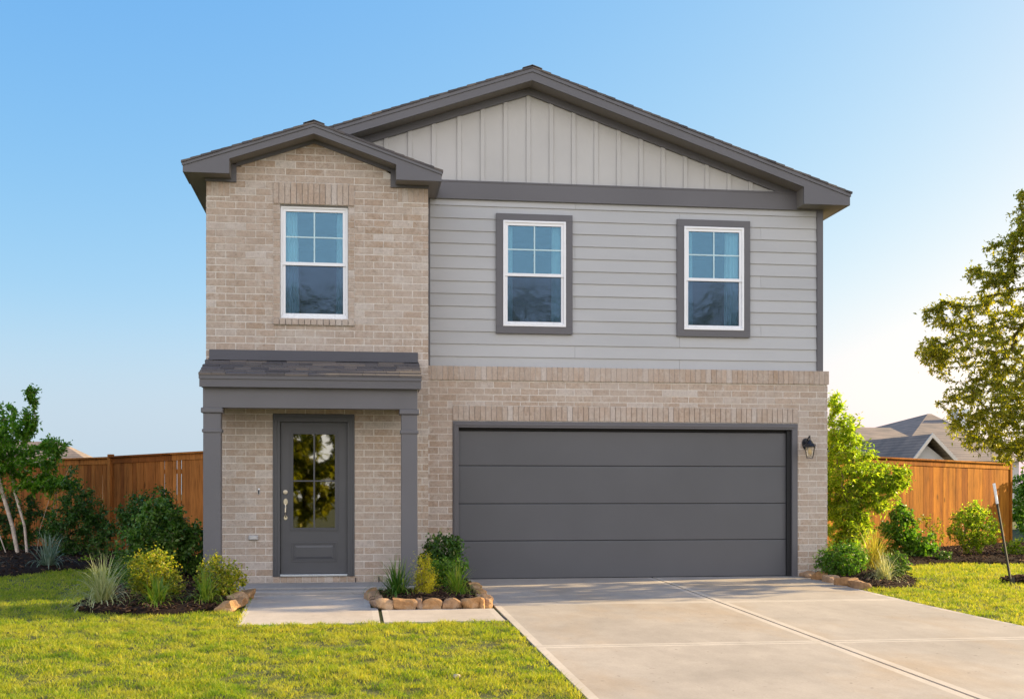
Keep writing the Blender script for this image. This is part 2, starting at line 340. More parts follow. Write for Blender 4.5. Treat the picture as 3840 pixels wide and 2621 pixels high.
for k,poly in BEDS.items():
    P=np.array(poly); mn=P.min(0); mx=P.max(0); st=.09 if k in('left_bed','planter_bed','right_bed','tree_ring') else .16
    # mound: triangulated grid clipped to the polygon by cell
    gx=np.arange(mn[0]-st,mx[0]+st,st); gy=np.arange(mn[1]-st,mx[1]+st,st)
    X,Y=np.meshgrid(gx,gy); ins=pip(X.ravel(),Y.ravel(),poly).reshape(X.shape)
    # distance to edge
    D=np.full(X.shape,9.)
    for i in range(len(poly)):
        a=P[i]; b=P[(i+1)%len(poly)]; ab=b-a; t_=np.clip(((X-a[0])*ab[0]+(Y-a[1])*ab[1])/(ab@ab),0,1)
        D=np.minimum(D,np.hypot(X-a[0]-t_*ab[0],Y-a[1]-t_*ab[1]))
    D=np.where(ins,D,-D)
    Z=zg(X,Y)+np.where(D>0,MULCHZ+.06*np.clip(D/.5,0,1)-.03*(D<.04),-.05)+rng.normal(0,.006,X.shape)
    keep=D>-st*.9
    idx=np.arange(X.size).reshape(X.shape)
    q=np.stack([idx[:-1,:-1],idx[:-1,1:],idx[1:,1:],idx[1:,:-1]],-1).reshape(-1,4)
    kk=(keep[:-1,:-1]&keep[:-1,1:]&keep[1:,1:]&keep[1:,:-1]).ravel(); q=q[kk]
    u,inv=np.unique(q,return_inverse=True)
    VV=np.stack([X.ravel(),Y.ravel(),Z.ravel()],-1)[u]
    o=npmesh('planting_bed',VV,inv.reshape(-1,4),M['mulch'],smooth=True); tag(o,kind='structure')
    # chips
    area=(mx-mn).prod(); n=int(area*(420 if st<.1 else 120)); n=min(n,9000)
    if k=='right_bed': n=15000
    px=rng.uniform(mn[0],mx[0],n); py=rng.uniform(mn[1],mx[1],n); s_=pip(px,py,poly)
    px=px[s_]; py=py[s_]
    dd=np.full(px.shape,9.)
    for i in range(len(poly)):
        a=P[i]; b=P[(i+1)%len(poly)]; ab=b-a; t_=np.clip(((px-a[0])*ab[0]+(py-a[1])*ab[1])/(ab@ab),0,1)
        dd=np.minimum(dd,np.hypot(px-a[0]-t_*ab[0],py-a[1]-t_*ab[1]))
    pz=zg(px,py)+MULCHZ+.06*np.clip(dd/.5,0,1)+rng.uniform(0,.018,len(px))
    n=len(px); L=rng.uniform(.015,.045,n); w=rng.uniform(.004,.011,n); an=rng.uniform(0,6.28,n); ti=rng.normal(0,.35,n)
    d=np.stack([np.cos(an)*np.cos(ti),np.sin(an)*np.cos(ti),np.sin(ti)],-1); s2=np.stack([-np.sin(an),np.cos(an),rng.normal(0,.3,n)],-1)
    up=np.cross(d,s2); c0=np.stack([px,py,pz],-1); d=d*L[:,None]; s2=s2*w[:,None]; up=up*.004
    vs=[]
    for a,b,c_ in ((-1,-1,-1),(1,-1,-1),(1,1,-1),(-1,1,-1),(-1,-1,1),(1,-1,1),(1,1,1),(-1,1,1)): vs.append(c0+a*d+b*s2+c_*up)
    vs=np.stack(vs,1).reshape(-1,3); fs=np.array([(0,3,2,1),(4,5,6,7),(0,1,5,4),(1,2,6,5),(2,3,7,6),(3,0,4,7)])
    fs=(np.arange(n)[:,None,None]*8+fs[None]).reshape(-1,4)
    o=npmesh('mulch',vs,fs,M['chip']); tag(o,'dark shredded bark mulch','mulch',kind='stuff')

# ------------------------------------------------------------------ lawn blades
def lawn_mask(x,y):
    m=~((x>1.61)&(x<dr_right(y)-.0)&(y>0))
    m&=~((x>-1.22+(15-y)*.03+.0)&(x<1.64)&(y>12.22+.05*smooth_noise(x,y*0,.9,77)))
    m&=~((x>-1.95)&(y>15)&(x<7.02))
    for k,p in BEDS.items(): m&=~pip(x,y,p)
    m&=~((x<-2)&(y>22.68+(x+2.79)*-.93)); m&=~((x>9)&(y>21.6+(x-9.1)*.65)); m&=(y<32)
    return m
def smooth_noise(x,y,s,seed):
    r=np.random.default_rng(seed); a=0
    for k in range(5):
        an=r.uniform(0,6.28); f=s*r.uniform(.6,1.7); ph=r.uniform(0,6.28); a=a+np.sin((x*np.cos(an)+y*np.sin(an))*f*6.28+ph+1.3*np.sin((x*np.sin(an)-y*np.cos(an))*f*4+ph))
    return a/5
def blades(x,y,h,w,two=True):
    n=len(x); z=zg(x,y)-.016+.022*smooth_noise(x,y,.5,5)*(y<12)+.026*smooth_noise(x,y,1.7,15)+.012*smooth_noise(x,y,4,16)
    an=rng.uniform(0,6.28,n); lean=rng.uniform(.1,1.15,n); la=rng.uniform(0,6.28,n)
    s=np.stack([np.cos(an),np.sin(an),0*an],-1)*(w/2)[:,None]
    b=np.stack([x,y,z],-1); d=np.stack([np.cos(la)*lean,np.sin(la)*lean,1+0*la],-1)
    mid=b+d*(h*.5)[:,None]*np.array([.7,.7,1.]); tip=b+d*h[:,None]*np.array([1.3,1.3,.95])
    if two:
        vs=np.stack([b-s,b+s,mid+s*.85,mid-s*.85,tip+s*.12,tip-s*.12],1).reshape(-1,3)
        fs=np.array([(0,1,2,3),(3,2,4,5)]); k=6
    else:
        vs=np.stack([b-s,b+s,tip+s*.3,tip-s*.3],1).reshape(-1,3); fs=np.array([(0,1,2,3)]); k=4
    return vs,(np.arange(n)[:,None,None]*k+fs[None]).reshape(-1,4)
def scatter(x0,x1,y0,y1,dens,ext=None):
    n=int((x1-x0)*(y1-y0)*dens); x=rng.uniform(x0,x1,n); y=rng.uniform(y0,y1,n)
    m=lawn_mask(x,y)&(x>-.33*y-.8)&(x<.68*y+.8); return x[m],y[m]
def lawn(name,boxes,label):
    VS=[];FS=[];o=0
    for (x0,x1,y0,y1,dens,w,h,two) in boxes:
        x,y=scatter(x0,x1,y0,y1,dens); n=len(x)
        cl=smooth_noise(x,y,.9,3)*.35+smooth_noise(x,y,2.6,9)*.45+smooth_noise(x,y,6.5,19)*.5
        hh=h*(1+.85*cl)*rng.uniform(.55,1.25,n); hh=np.clip(hh,.010,None)
        kp=(rng.uniform(0,1,n)<np.clip(1.05+1.8*cl,.22,1)); 
        v,f=blades(x[kp],y[kp],hh[kp],w*rng.uniform(.6,1.3,kp.sum()),two); VS.append(v); FS.append(f+o); o+=len(v)
    ob=npmesh(name,np.concatenate(VS),np.concatenate(FS),M['grass']); return tag(ob,label,'grass',kind='stuff')
lawn('grass',[(-6,1.66,5.6,9,6500,.0048,.036,True),(-6,1.66,9,12.6,5000,.0058,.036,True)],'sunlit yellow green front lawn left of the driveway')
lawn('grass',[(-9,-1.1,12.6,16,2800,.008,.036,False),(-10,-1.9,16,24,1300,.011,.040,False)],'shaded green side lawn below the left fence')
lawn('grass',[(6.6,14,9.5,15,3200,.008,.038,False),(6.6,22,15,24,1500,.011,.042,False),(4.8,10,5,9.5,3200,.006,.040,True)],'sunlit yellow green lawn right of the driveway')

# ------------------------------------------------------------------ HOUSE
H=thing('house','two storey house of tan brick and grey siding with porch and wide garage','house',(0,0,0))
YM,YW=16.74,16.09
def cut(intervals,a,b):
    out=[]
    for p,q in intervals:
        if b<=p or a>=q: out.append((p,q)); continue
        if a>p: out.append((p,a))
        if b<q: out.append((b,q))
    return out
def bricks(mb,x0,x1,z0,z1,yf,holes,zlim=None,L=.262,Hc=.0945,off0=0):
    n=int(math.ceil((z1-z0)/Hc)); 
    for k in range(n):
        za=z0+k*Hc; zb=min(za+Hc-.012,z1)
        if zb-za<.02: continue
        iv=[(x0,x1)]
        for h in holes:
            if h[2]<zb-.012 and h[3]>za+.012: iv=cut(iv,h[0],h[1])
        off=x0-(L*.5 if k%2 else 0)+off0
        i=0; x=off
        while x<x1:
            a,b=x,x+L-.011
            for p,q in iv:
                aa,bb=max(a,p),min(b,q)
                if bb-aa>.022 and (zlim is None or zb<zlim((aa+bb)/2)+.06):
                    dy=random.uniform(-.0025,.002); j=lambda:random.uniform(-.0012,.0012)
                    mb.box(aa+j(),bb+j(),yf+dy,yf+.05,za+j(),zb+j())
            x+=L+0*i
        for h in holes:            # the rest of a course that an opening cuts lengthwise
            if not (h[2]<zb-.012 and h[3]>za+.012): continue
            for (c,d) in ((za,min(zb,h[2]-.006)),(max(za,h[3]+.006),zb)):
                if d-c<.018: continue
                xs=sorted({max(h[0],x0),min(h[1],x1),*[q for g in holes for q in g[:2] if h[0]<q<h[1]]})
                for u,v in zip(xs[:-1],xs[1:]):
                    mx_,mz_=(u+v)/2,(c+d)/2
                    if any(g[0]<mx_<g[1] and g[2]<mz_<g[3] for g in holes) or (zlim and d>zlim(mx_)+.06): continue
                    x=off
                    while x<v:
                        aa,bb=max(u,x),min(v,x+L-.011)
                        if bb-aa>.02: mb.box(aa,bb,yf+random.uniform(-.0025,.002),yf+.05,c,d)
                        x+=L
def soldiers(mb,x0,x1,z0,z1,yf,pitch=.079):
    n=max(1,round((x1-x0)/pitch)); p=(x1-x0)/n
    for i in range(n): mb.box(x0+i*p+.004,x0+(i+1)*p-.004,yf+random.uniform(-.002,.002),yf+.06,z0+random.uniform(0,.002),z1-random.uniform(0,.002))
def sheet(mb,x0,x1,z0,z1,y0,y1,holes):
    X=sorted({x0,x1,*[h[0] for h in holes],*[h[1] for h in holes]}); Z=sorted({z0,z1,*[h[2] for h in holes],*[h[3] for h in holes]})
    X=[x for x in X if x0<=x<=x1]; Z=[z for z in Z if z0<=z<=z1]
    solid=lambda i,j: 0<=i<len(X)-1 and 0<=j<len(Z)-1 and not any(h[0]<(X[i]+X[i+1])/2<h[1] and h[2]<(Z[j]+Z[j+1])/2<h[3] for h in holes)
    for i in range(len(X)-1):
        for j in range(len(Z)-1):
            if solid(i,j): 
                a,b,c,d=X[i],X[i+1],Z[j],Z[j+1]
                mb.add([(a,y0,c),(b,y0,c),(b,y0,d),(a,y0,d)],[(0,1,2,3)]); mb.add([(a,y1,c),(b,y1,c),(b,y1,d),(a,y1,d)],[(3,2,1,0)])
                if not solid(i-1,j): mb.add([(a,y0,c),(a,y1,c),(a,y1,d),(a,y0,d)],[(3,2,1,0)])
                if not solid(i+1,j): mb.add([(b,y0,c),(b,y1,c),(b,y1,d),(b,y0,d)],[(0,1,2,3)])
                if not solid(i,j-1): mb.add([(a,y0,c),(b,y0,c),(b,y1,c),(a,y1,c)],[(3,2,1,0)])
                if not solid(i,j+1): mb.add([(a,y0,d),(b,y0,d),(b,y1,d),(a,y1,d)],[(0,1,2,3)])
XL,XW,XR=-1.935,1.027,7.014
W1=(-.965,-.058,3.590,5.119)       # window opening in the wing
DO=(-1.060,.027,.115,2.302)        # door frame opening
# wing brick
wingtop=lambda x: 5.945-.341*abs(x+.51)+.02 if -1.55<x<.53 else 5.40
mb=MB(); bricks(mb,XL,XW,.035,6.0,YW,[W1,DO,(-1.056,.024,5.119,5.41),(-1.056,.024,3.495,3.59),(-1.06,W1[0],3.59,5.119),(W1[1],.028,3.59,5.119),(XL,-1.62,5.19,5.42),(.60,XW,5.19,5.42),(DO[0],DO[1],.03,.12)],lambda x:wingtop(x))
for a,b in ((-1.054,W1[0]-.002),(W1[1]+.002,.022)):
    k=0
    while 3.592+k*.0945<5.11: mb.box(a,b,YW-.004,YW+.05,3.592+k*.0945,min(3.592+k*.0945+.084,5.117)); k+=1
soldiers(mb,XL,-1.625,5.20,5.41,YW-.002,.075); soldiers(mb,.605,XW,5.20,5.41,YW-.002,.075)
soldiers(mb,DO[0],DO[1],.036,.113,YW-.004,.10)
o=mb.build('brick_wall',M['brick'],H); wing_b=o; o['label']='brick wall of the projecting left wing'
mb=MB(); soldiers(mb,-1.056,.024,5.122,5.41,YW-.016,.0775); o=mb.build('brick_lintel',M['brick'],H,bevel=.002)
mb=MB(); 
n=13
for i in range(n): mb.box(-1.056+i*1.08/n+.004,-1.056+(i+1)*1.08/n-.004,YW-.035,YW+.05,3.498,3.582)
o=mb.build('brick_sill',M['brick'],H,bevel=.003)
mb=MB(); sheet(mb,XL+.006,XW-.003,.02,5.40,YW+.004,YW+.10,[W1,DO]); mb.prism([(XL+.006,5.40),(XW-.003,5.40),(.53,5.57),(-.51,6.02),(-1.55,5.57)],YW+.004,YW+.10)
mb.box(XL+.006,XL+.1,YW+.1,YM+12,.0,5.40); mb.box(XW-.1,XW-.003,YW+.1,YM+.05,.02,5.45)
mb.box(XL+.1,XR-.1,YM+11.9,YM+12,0,5.4)
o=mb.build('mortar_backing',M['mortar'],H)
# brick on the left flank and the wing return
mb=MB(); tmp=MB(); 
for k in range(56):
    za=.035+k*.0945
    if za>5.3: break
    y=YW+.05-(.13 if k%2 else 0)
    while y<YM+4:
        a=max(y,YW+.051); b=y+.2515
        if b>a+.02: mb.box(XL-.001,XL+.05,a,b,za,za+.084); 
        if a<YM and b>a+.02: mb.box(XW-.05,XW+.001,a,min(b,YM+.02),za,za+.084)
        y+=.262
o=mb.build('brick_wall',M['brick'],H); o['label']='brick flank of the left wing'
# garage level brick
GO=(1.414,6.548,-.05,2.262)
mb=MB(); bricks(mb,XW+.001,XR,.005,2.835,YM,[GO,(1.414,6.548,2.262,2.487)],off0=.06)
for k in range(31):
    za=.005+k*.0945
    if za>2.75: break
    y=YM+.05-(.13 if k%2 else 0)
    while y<YM+4:
        a=max(y,YM+.051); b=y+.2515
        if b>a+.02: mb.box(XR-.05,XR-.001,a,b,za,za+.084)
        y+=.262
o=mb.build('brick_wall',M['brick'],H); o['label']='brick wall around the garage door'
mb=MB(); soldiers(mb,1.414,6.548,2.272,2.485,YM-.014); o=mb.build('brick_lintel',M['brick'],H,bevel=.002)
mb=MB(); soldiers(mb,XW+.002,XR+.018,2.848,3.046,YM-.026); 
for k in range(50): mb.box(XR-.04,XR+.018,YM+.04+k*.079,YM+.04+k*.079+.071,2.848,3.046)
o=mb.build('soldier_course',M['brick'],H,bevel=.002)
mb=MB(); sheet(mb,XW+.001,XR-.006,-.02,3.03,YM+.004,YM+.1,[GO]); mb.box(XR-.1,XR-.006,YM+.1,YM+12,-.02,3.03); mb.box(XR-.07,XR+.008,YM-.01,YM+4,2.86,3.036)
mb.box(XW+.003,XR+.004,YM-.016,YM-.001,2.86,3.036)
o=mb.build('mortar_backing',M['mortar'],H)
# lap siding
W2=(2.04,3.153,3.527,5.245); W3=(4.708,5.818,3.529,5.243)
mb=MB(); zs=3.05-.03; e=.1795; z=3.19-e
YS=YM+.045
for k in range(14):
    a=z+k*e; b=a+e
    if a>5.5: break
    segs=[(1.095,6.86)]
    for Wn in (W2,W3):
        pass
    za=max(a,3.03); zb=min(b+.006,5.46)
    f=lambda zz:(zz-a)/e
    for (p,q) in segs:
        brk=[p,q]
        if k%2==0: brk=[p,p+3.66 if p+3.66<q else q,q]
        elif k%4==1: brk=[p,p+2.1,q]
        else: brk=[p,p+1.2,p+4.9,q]
        brk=sorted(set(brk))
        for u,v in zip(brk[:-1],brk[1:]):
            y0=YS-.018+.016*f(za); y1=YS-.018+.016*f(zb)
            pts=[(y0,za),(YS+.012,za),(YS+.012,zb),(y1,zb)]
            # split around windows
            iv=[(u+.0013,v-.0013)]
            for Wn in (W2,W3):
                if Wn[2]+.03<za and Wn[3]-.03>zb: iv=cut(iv,Wn[0]+.03,Wn[1]-.03)
            # partial overlaps: cut the part inside the trim too
                elif Wn[2]+.03<zb and Wn[3]-.03>za:
                    lo=(Wn[2]+.03); hi=(Wn[3]-.03)
                    rest=cut(iv,Wn[0]+.03,Wn[1]-.03)
                    mid=[(max(p_,Wn[0]+.03),min(q_,Wn[1]-.03)) for p_,q_ in iv if min(q_,Wn[1]-.03)>max(p_,Wn[0]+.03)]
                    for p_,q_ in mid:
                        if za<lo: c,d=za,lo
                        else: c,d=hi,zb
                        if d-c>.004:
                            ya=YS-.018+.016*f(c); yb=YS-.018+.016*f(d)
                            mb.prismx([(ya,c),(yb,d),(YS+.012,d),(YS+.012,c)],p_,q_)
                    iv=rest
            for p_,q_ in iv:
                mb.prismx([(y0,za),(y1,zb),(YS+.012,zb),(YS+.012,za)],p_,q_)
o=mb.build('lap_siding',M['siding'],H)
mb=MB(); sheet(mb,XW,6.93,2.95,5.45,YS+.013,YS+.09,[(a+.06,b-.06,c+.06,d-.06) for a,b,c,d in (W2,W3)])
mb.box(6.85,6.93,YS+.09,YM+11.9,2.95,5.5)
o=mb.build('wall_sheathing',M['siding'],H)
# gable panel + battens
RX,RZ,S=2.518,7.268,.341
mb=MB(); topw=lambda x: 7.06-S*abs(x-2.518)
mb.prism([(-.7,5.6),(6.9,5.6),(2.518,7.10)] if False else [(-1.2,5.45),(6.93,5.45),(6.93,5.56),(2.518,7.06),(-1.2,5.79)],YS+.0,YS+.06)
bt=[.13,.47,.81]+[1.147,1.512,1.848,2.179,2.513,2.848,3.176,3.507,3.842,4.176,4.508,4.843,5.17,5.506,5.839,6.166]
for i,bx in enumerate(bt):
    lo=bx-.030; hi=bx+.030
    mb.prism([(lo,5.6),(hi,5.6),(hi,topw(hi)-.01),(lo,topw(lo)-.01)],YS-.020,YS-.0005)
o=mb.build('board_and_batten_panel',M['panel'],H,bevel=.003)
# trims on the main front
mb=MB(); mb.box(1.03,6.945,YM-.005,YS+.01,5.432,5.684); mb.box(1.03,6.946,YM-.012,YS+.008,5.672,5.694); o=mb.build('frieze_board',M['trim'],H)
mb=MB(); mb.box(6.856,6.947,YM+.002,YM+.10,3.047,5.431); mb.box(6.86,6.949,YM+.1,YM+.2,3.047,5.5); o=mb.build('corner_board',M['trim'],H)
mb=MB(); mb.box(1.028,1.094,YM+.006,YM+.06,3.047,5.431); o=mb.build('corner_board',M['trim'],H)
# rake frieze of the main gable (on the wall)
mb=MB()
def rake(mb,x0,x1,xr,zr,th,y0,y1,lift=0):   # board following the slope on one side, top line zr-S|x-xr|
    t0=zr-S*abs(x0-xr)+lift; t1=zr-S*abs(x1-xr)+lift
    mb.prism([(x0,t0-th),(x1,t1-th),(x1,t1),(x0,t0)],y0,y1)
FB=7.065     # soffit height at the apex
rake(mb,2.518,6.40,2.518,FB,.105,YM+.004,YS-.0005); rake(mb,-1.0,2.518,2.518,FB,.105,YM+.004,YS-.0005)
mb.prism([(6.40,5.69),(6.60,5.69),(6.60,FB-S*(6.60-2.518)),(6.40,FB-S*(6.40-2.518))],YM+.002,YS-.001)
mb.box(6.52,6.946,YM+.001,YS+.005,5.43,5.69) if False else None
o=mb.build('rake_frieze',M['trim'],H)
# main roof
YF=16.44
def roofslope(mb,xr,zr,xe,y0,y1,exp=.14,n=None,step=.008):
    d=1 if xe>xr else -1; run=abs(xe-xr); k=int(run/ (exp*.946))
    for i in range(k+1):
        a=i*exp*.946; b=min(a+exp*.946*1.02,run)
        if b<=a: break
        za=zr-S*a; zb=zr-S*b
        X=lambda q: xr+d*q
        j=random.uniform(-.002,.002)
        pts=[(X(a),za-.022),(X(b),zb-.022),(X(b),zb+step+j),(X(a),za+.000+j)]
        if d<0: pts=pts[::-1]
        mb.prism(pts,y0+random.uniform(-.008,.004),y1)
mb=MB(); roofslope(mb,RX,RZ-.012,7.26,YF-.025,YM+12.3); roofslope(mb,RX,RZ-.012,-2.225,YF-.025,YM+12.3)
for k in range(40):
    y=YF-.03+k*.3
    for dd in (-1,1):
        p=[(RX,RZ+.002),(RX+dd*.14,RZ-.044),(RX+dd*.14,RZ-.037),(RX,RZ+.011)]
        mb.prism(p if dd<0 else p[::-1],y,y+.34)
o=mb.build('roof',M['shingle'],H); main_roof=o; o['label']='dark shingled main roof'
def gablefascia(mb,xr,zr,xe,th,xn,zbot,y0,y1,lift=-.03):
    d=1 if xe>xr else -1
    T=lambda x: zr+lift-S*abs(x-xr)
    p=[(xr,T(xr)-th),(xn,T(xn)-th),(xn,zbot),(xe,zbot+ .0),(xe,T(xe)),(xr,T(xr))]
    if d<0: p=p[::-1]
    mb.prism(p,y0,y1)
mb=MB()
gablefascia(mb,RX,RZ,7.235,.17,6.531,5.452,YF,YF+.03); gablefascia(mb,RX,RZ,-2.195,.17,-1.50,5.45,YF,YF+.03)
# upper moulding strip of the rake
for xe in (7.245,-2.21):
    T=lambda x: RZ-.028-S*abs(x-RX); p=[(RX,T(RX)-.055),(xe,T(xe)-.055),(xe,T(xe)),(RX,T(RX))]
    mb.prism(p if xe>RX else p[::-1],YF-.014,YF-.0005)
# side fascias
mb.box(7.205,7.235,YF+.031,YM+12.2,5.452,5.60); mb.box(-2.195,-2.165,YF+.031,YM+12.2,5.45,5.585)
o=mb.build('fascia',M['trim'],H); mainf=o
# soffits: sloped rake soffit + flat eave soffits + return boxes
mb=MB()
for xe in (6.531,-1.5):
    T=lambda x: RZ-.20-S*abs(x-RX); p=[(RX,T(RX)-.0),(xe,T(xe)),(xe,T(xe)+.02),(RX,T(RX)+.02)]
    mb.prism(p if xe>RX else p[::-1],YF+.031,YS)
mb.box(6.531,7.204,YF+.031,YM+.0,5.453,5.473); mb.box(6.531,6.551,YF+.031,YM,5.474,5.715)
mb.box(6.95,7.204,YM+.001,YM+12.1,5.453,5.473); 
mb.box(-2.164,-1.93,YW+.4,YM+12.1,5.452,5.47)
o=mb.build('soffit',M['soffit'],H)
# wing roof
WX,WZ,WF=-.506,6.160,15.79
mb=MB(); roofslope(mb,WX,WZ-.012,-2.215,WF-.025,16.42); roofslope(mb,WX,WZ-.012,1.207,WF-.025,YS-.001)
for k in range(3):
    y=WF-.03+k*.28
    for dd in (-1,1):
        p=[(WX,WZ+.002),(WX+dd*.14,WZ-.044),(WX+dd*.14,WZ-.037),(WX,WZ+.011)]
        mb.prism(p if dd<0 else p[::-1],y,min(y+.32,YS-.01))
o=mb.build('roof',M['shingle'],H); o['label']='small shingled gable roof over the left wing'
mb=MB()
gablefascia(mb,WX,WZ,1.188,.135,.579,5.423,WF,WF+.03); gablefascia(mb,WX,WZ,-2.196,.135,-1.602,5.427,WF,WF+.03)
for xe in (1.196,-2.206):
    T=lambda x: WZ-.028-S*abs(x-WX); p=[(WX,T(WX)-.045),(xe,T(xe)-.045),(xe,T(xe)),(WX,T(WX))]
    mb.prism(p if xe>WX else p[::-1],WF-.014,WF-.0005)
mb.box(1.158,1.188,WF+.031,YS-.002,5.424,5.53); mb.box(-2.196,-2.166,WF+.031,YF-.02,5.428,5.53)
o=mb.build('fascia',M['trim'],H)
mb=MB()
for xe in (.579,-1.602):
    T=lambda x: WZ-.165-S*abs(x-WX); p=[(WX,T(WX)),(xe,T(xe)),(xe,T(xe)+.018),(WX,T(WX)+.018)]
    mb.prism(p if xe>WX else p[::-1],WF+.031,YW+.06)
mb.box(.579,1.157,WF+.031,YS-.01,5.426,5.444); mb.box(.579,.597,WF+.031,YW,5.445,5.63)
mb.box(-2.165,-1.602,WF+.031,YW+.05,5.43,5.448); mb.box(-2.165,-1.94,YW+.051,16.48,5.43,5.448); mb.box(-1.62,-1.602,WF+.031,YW,5.449,5.63)
o=mb.build('soffit',M['soffit'],H)
# wing frieze on the brick
mb=MB(); y0,y1=YW-.030,YW-.006
A=lambda x: 5.945-.341*abs(x+.51)
T=lambda x: WZ-.166-S*abs(x-WX)
mb.prism([(-.51,A(-.51)),(.513,A(.513)),(.513,T(.513)),(-.506,T(-.506))],y0,y1)
mb.prism([(-1.537,A(-1.537)),(-.51,A(-.51)),(-.506,T(-.506)),(-1.537,T(-1.537))],y0,y1)
mb.box(.513,1.03,y0,y1,5.388,5.425); mb.box(.513,.60,y0+.001,y1,5.425,5.64); mb.box(-1.95,-1.537,y0,y1,5.388,5.429); mb.box(-1.62,-1.537,y0+.001,y1,5.429,5.62)
o=mb.build('rake_frieze',M['trim'],H)
# house ceiling / interior darkness
mb=MB(); mb.box(XL+.11,6.84,YM+.3,YM+11.8,5.30,5.38); mb.box(XL+.11,6.84,YM+3.2,YM+3.3,2.9,5.29); mb.box(XL+.11,6.84,YW+.11,YM+3.2,2.80,2.88) if False else mb.box(XL+.11,6.84,YM+.11,YM+3.2,2.80,2.88)
mb.box(XL+.11,XW-.11,YW+.11,YM+.10,2.80,2.88); mb.box(XL+.11,XW-.11,YW+.11,YM+.1,5.30,5.37)
mb.box(XL+.11,6.84,YM+3.2,YM+3.3,0,2.79)
o=mb.build('interior_wall',M['room'],H)

# windows
def window(x0,x1,z0,z1,yf,cur):
    w=MB(); t_=.030
    # outer frame
    for a,b,c,d in ((x0,x1,z1-t_,z1),(x0,x1,z0,z0+t_+.006),(x0,x0+t_,z0+t_+.006,z1-t_),(x1-t_,x1,z0+t_+.006,z1-t_)): w.box(a,b,yf,yf+.075,c,d)
    win=w.build('window',M['white'],H,bevel=.003)
    ix0,ix1=x0+t_,x1-t_; zm=z0+(z1-z0)*.4885   # meeting rail centre
    r=.040
    s=MB()
    for a,b,c,d in ((ix0,ix1,z1-t_-r,z1-t_),(ix0,ix1,zm-.022,zm+.022),(ix0,ix0+r,zm+.022,z1-t_-r),(ix1-r,ix1,zm+.022,z1-t_-r)): s.box(a,b,yf+.014,yf+.05,c,d)
    s.build('sash',M['white'],win,bevel=.002)
    s=MB(); 
    for a,b,c,d in ((ix0,ix1,z0+t_+.006,z0+t_+.04),(ix0,ix0+r*.9,z0+t_+.04,zm-.022),(ix1-r*.9,ix1,z0+t_+.04,zm-.022)): s.box(a,b,yf+.030,yf+.065,c,d)
    s.build('sash',M['white'],win,bevel=.002)
    g=MB(); g.box(ix0+r,ix1-r,yf+.034,yf+.038,zm+.022,z1-t_-r); g.build('pane',M['glass_up'],win)
    g=MB(); g.box(ix0+r*.9,ix1-r*.9,yf+.050,yf+.054,z0+t_+.04,zm-.022); g.build('pane',M['glass_dn'],win)
    m=MB(); cx=(ix0+ix1)/2; cz=(zm+.022+z1-t_-r)/2
    m.box(cx-.009,cx+.009,yf+.026,yf+.0335,zm+.022,z1-t_-r); m.box(ix0+r,cx-.0091,yf+.027,yf+.0335,cz-.009,cz+.009); m.box(cx+.0091,ix1-r,yf+.027,yf+.0335,cz-.009,cz+.009)
    m.build('muntin',M['muntin'],win)
    sm=MB(); sm.box(ix0+r*.9,ix1-r*.9,yf+.022,yf+.034,z0+t_+.0065,z0+t_+.024); sm.box(ix0+r*.9+.10,ix0+r*.9+.12,yf+.016,yf+.024,z0+t_+.014,z0+t_+.028); sm.box(ix1-r*.9-.12,ix1-r*.9-.10,yf+.016,yf+.024,z0+t_+.014,z0+t_+.028)
    sm.build('screen_rail',M['alum'],win)
    for (ca,cb,sl) in cur:      # curtains: pleated sheets with thickness
        n=60; vs=[];
        for j in range(9):
            zz=z0-.15+(z1-z0+.2)*j/8; k=(zz-z0)/(z1-z0)
            for i in range(n+1):
                u=i/n; xx=ca+(cb-ca)*u*(1+sl*(1-k)) if sl>0 else cb-(cb-ca)*(1-u)*(1-sl*(1-k))
                vs.append((xx,yf+.115+.022*math.sin(u*38+j*.12)+.012*math.sin(u*17),zz))
        m0=len(vs); vs+= [(x,y+.004,z) for x,y,z in vs]
        fs=[]
        for j in range(8):
            for i in range(n):
                a=j*(n+1)+i; fs.append((a,a+1,a+n+2,a+n+1)); fs.append((a+m0+n+1,a+m0+n+2,a+m0+1,a+m0))
        c=MB(); c.add(vs,fs); c.build('curtain',M['curtain'],win,smooth=True)
    return win
win1=window(-.962,-.061,3.594,5.105,YW+.035,[(-.93,-.74,.15),(-.21,-.09,-.1)]); win1['label']='upper window set in the brick wing'
mb=MB(); mb.box(-.965,-.058,YW+.012,YW+.10,5.106,5.119); mb.build('window_head',M['soffit'],H)
def trimmed(Wn,fr,cur):
    x0,x1,z0,z1=Wn; a,b,c,d=fr
    m=MB(); yA,yB=YM-.006,YS+.03
    m.box(x0,x1,yA,yB,d,z1); m.box(x0,x1,yA,yB,z0,c); m.box(x0,a,yA+.0006,yB,c,d); m.box(b,x1,yA+.0006,yB,c,d)
    m.build('window_trim',M['trim'],H,bevel=.002)
    return window(a+.001,b-.001,c+.001,d-.001,YM-.018,cur)
w2=trimmed(W2,(2.140,3.055,3.628,5.146),[(2.18,2.29,.0),(2.87,3.0,-.1)]); w2['label']='window left of centre in the grey siding'
w3=trimmed(W3,(4.812,5.721,3.626,5.140),[(4.86,4.96,.1),(5.47,5.66,-.1)]); w3['label']='rightmost window in the grey siding'

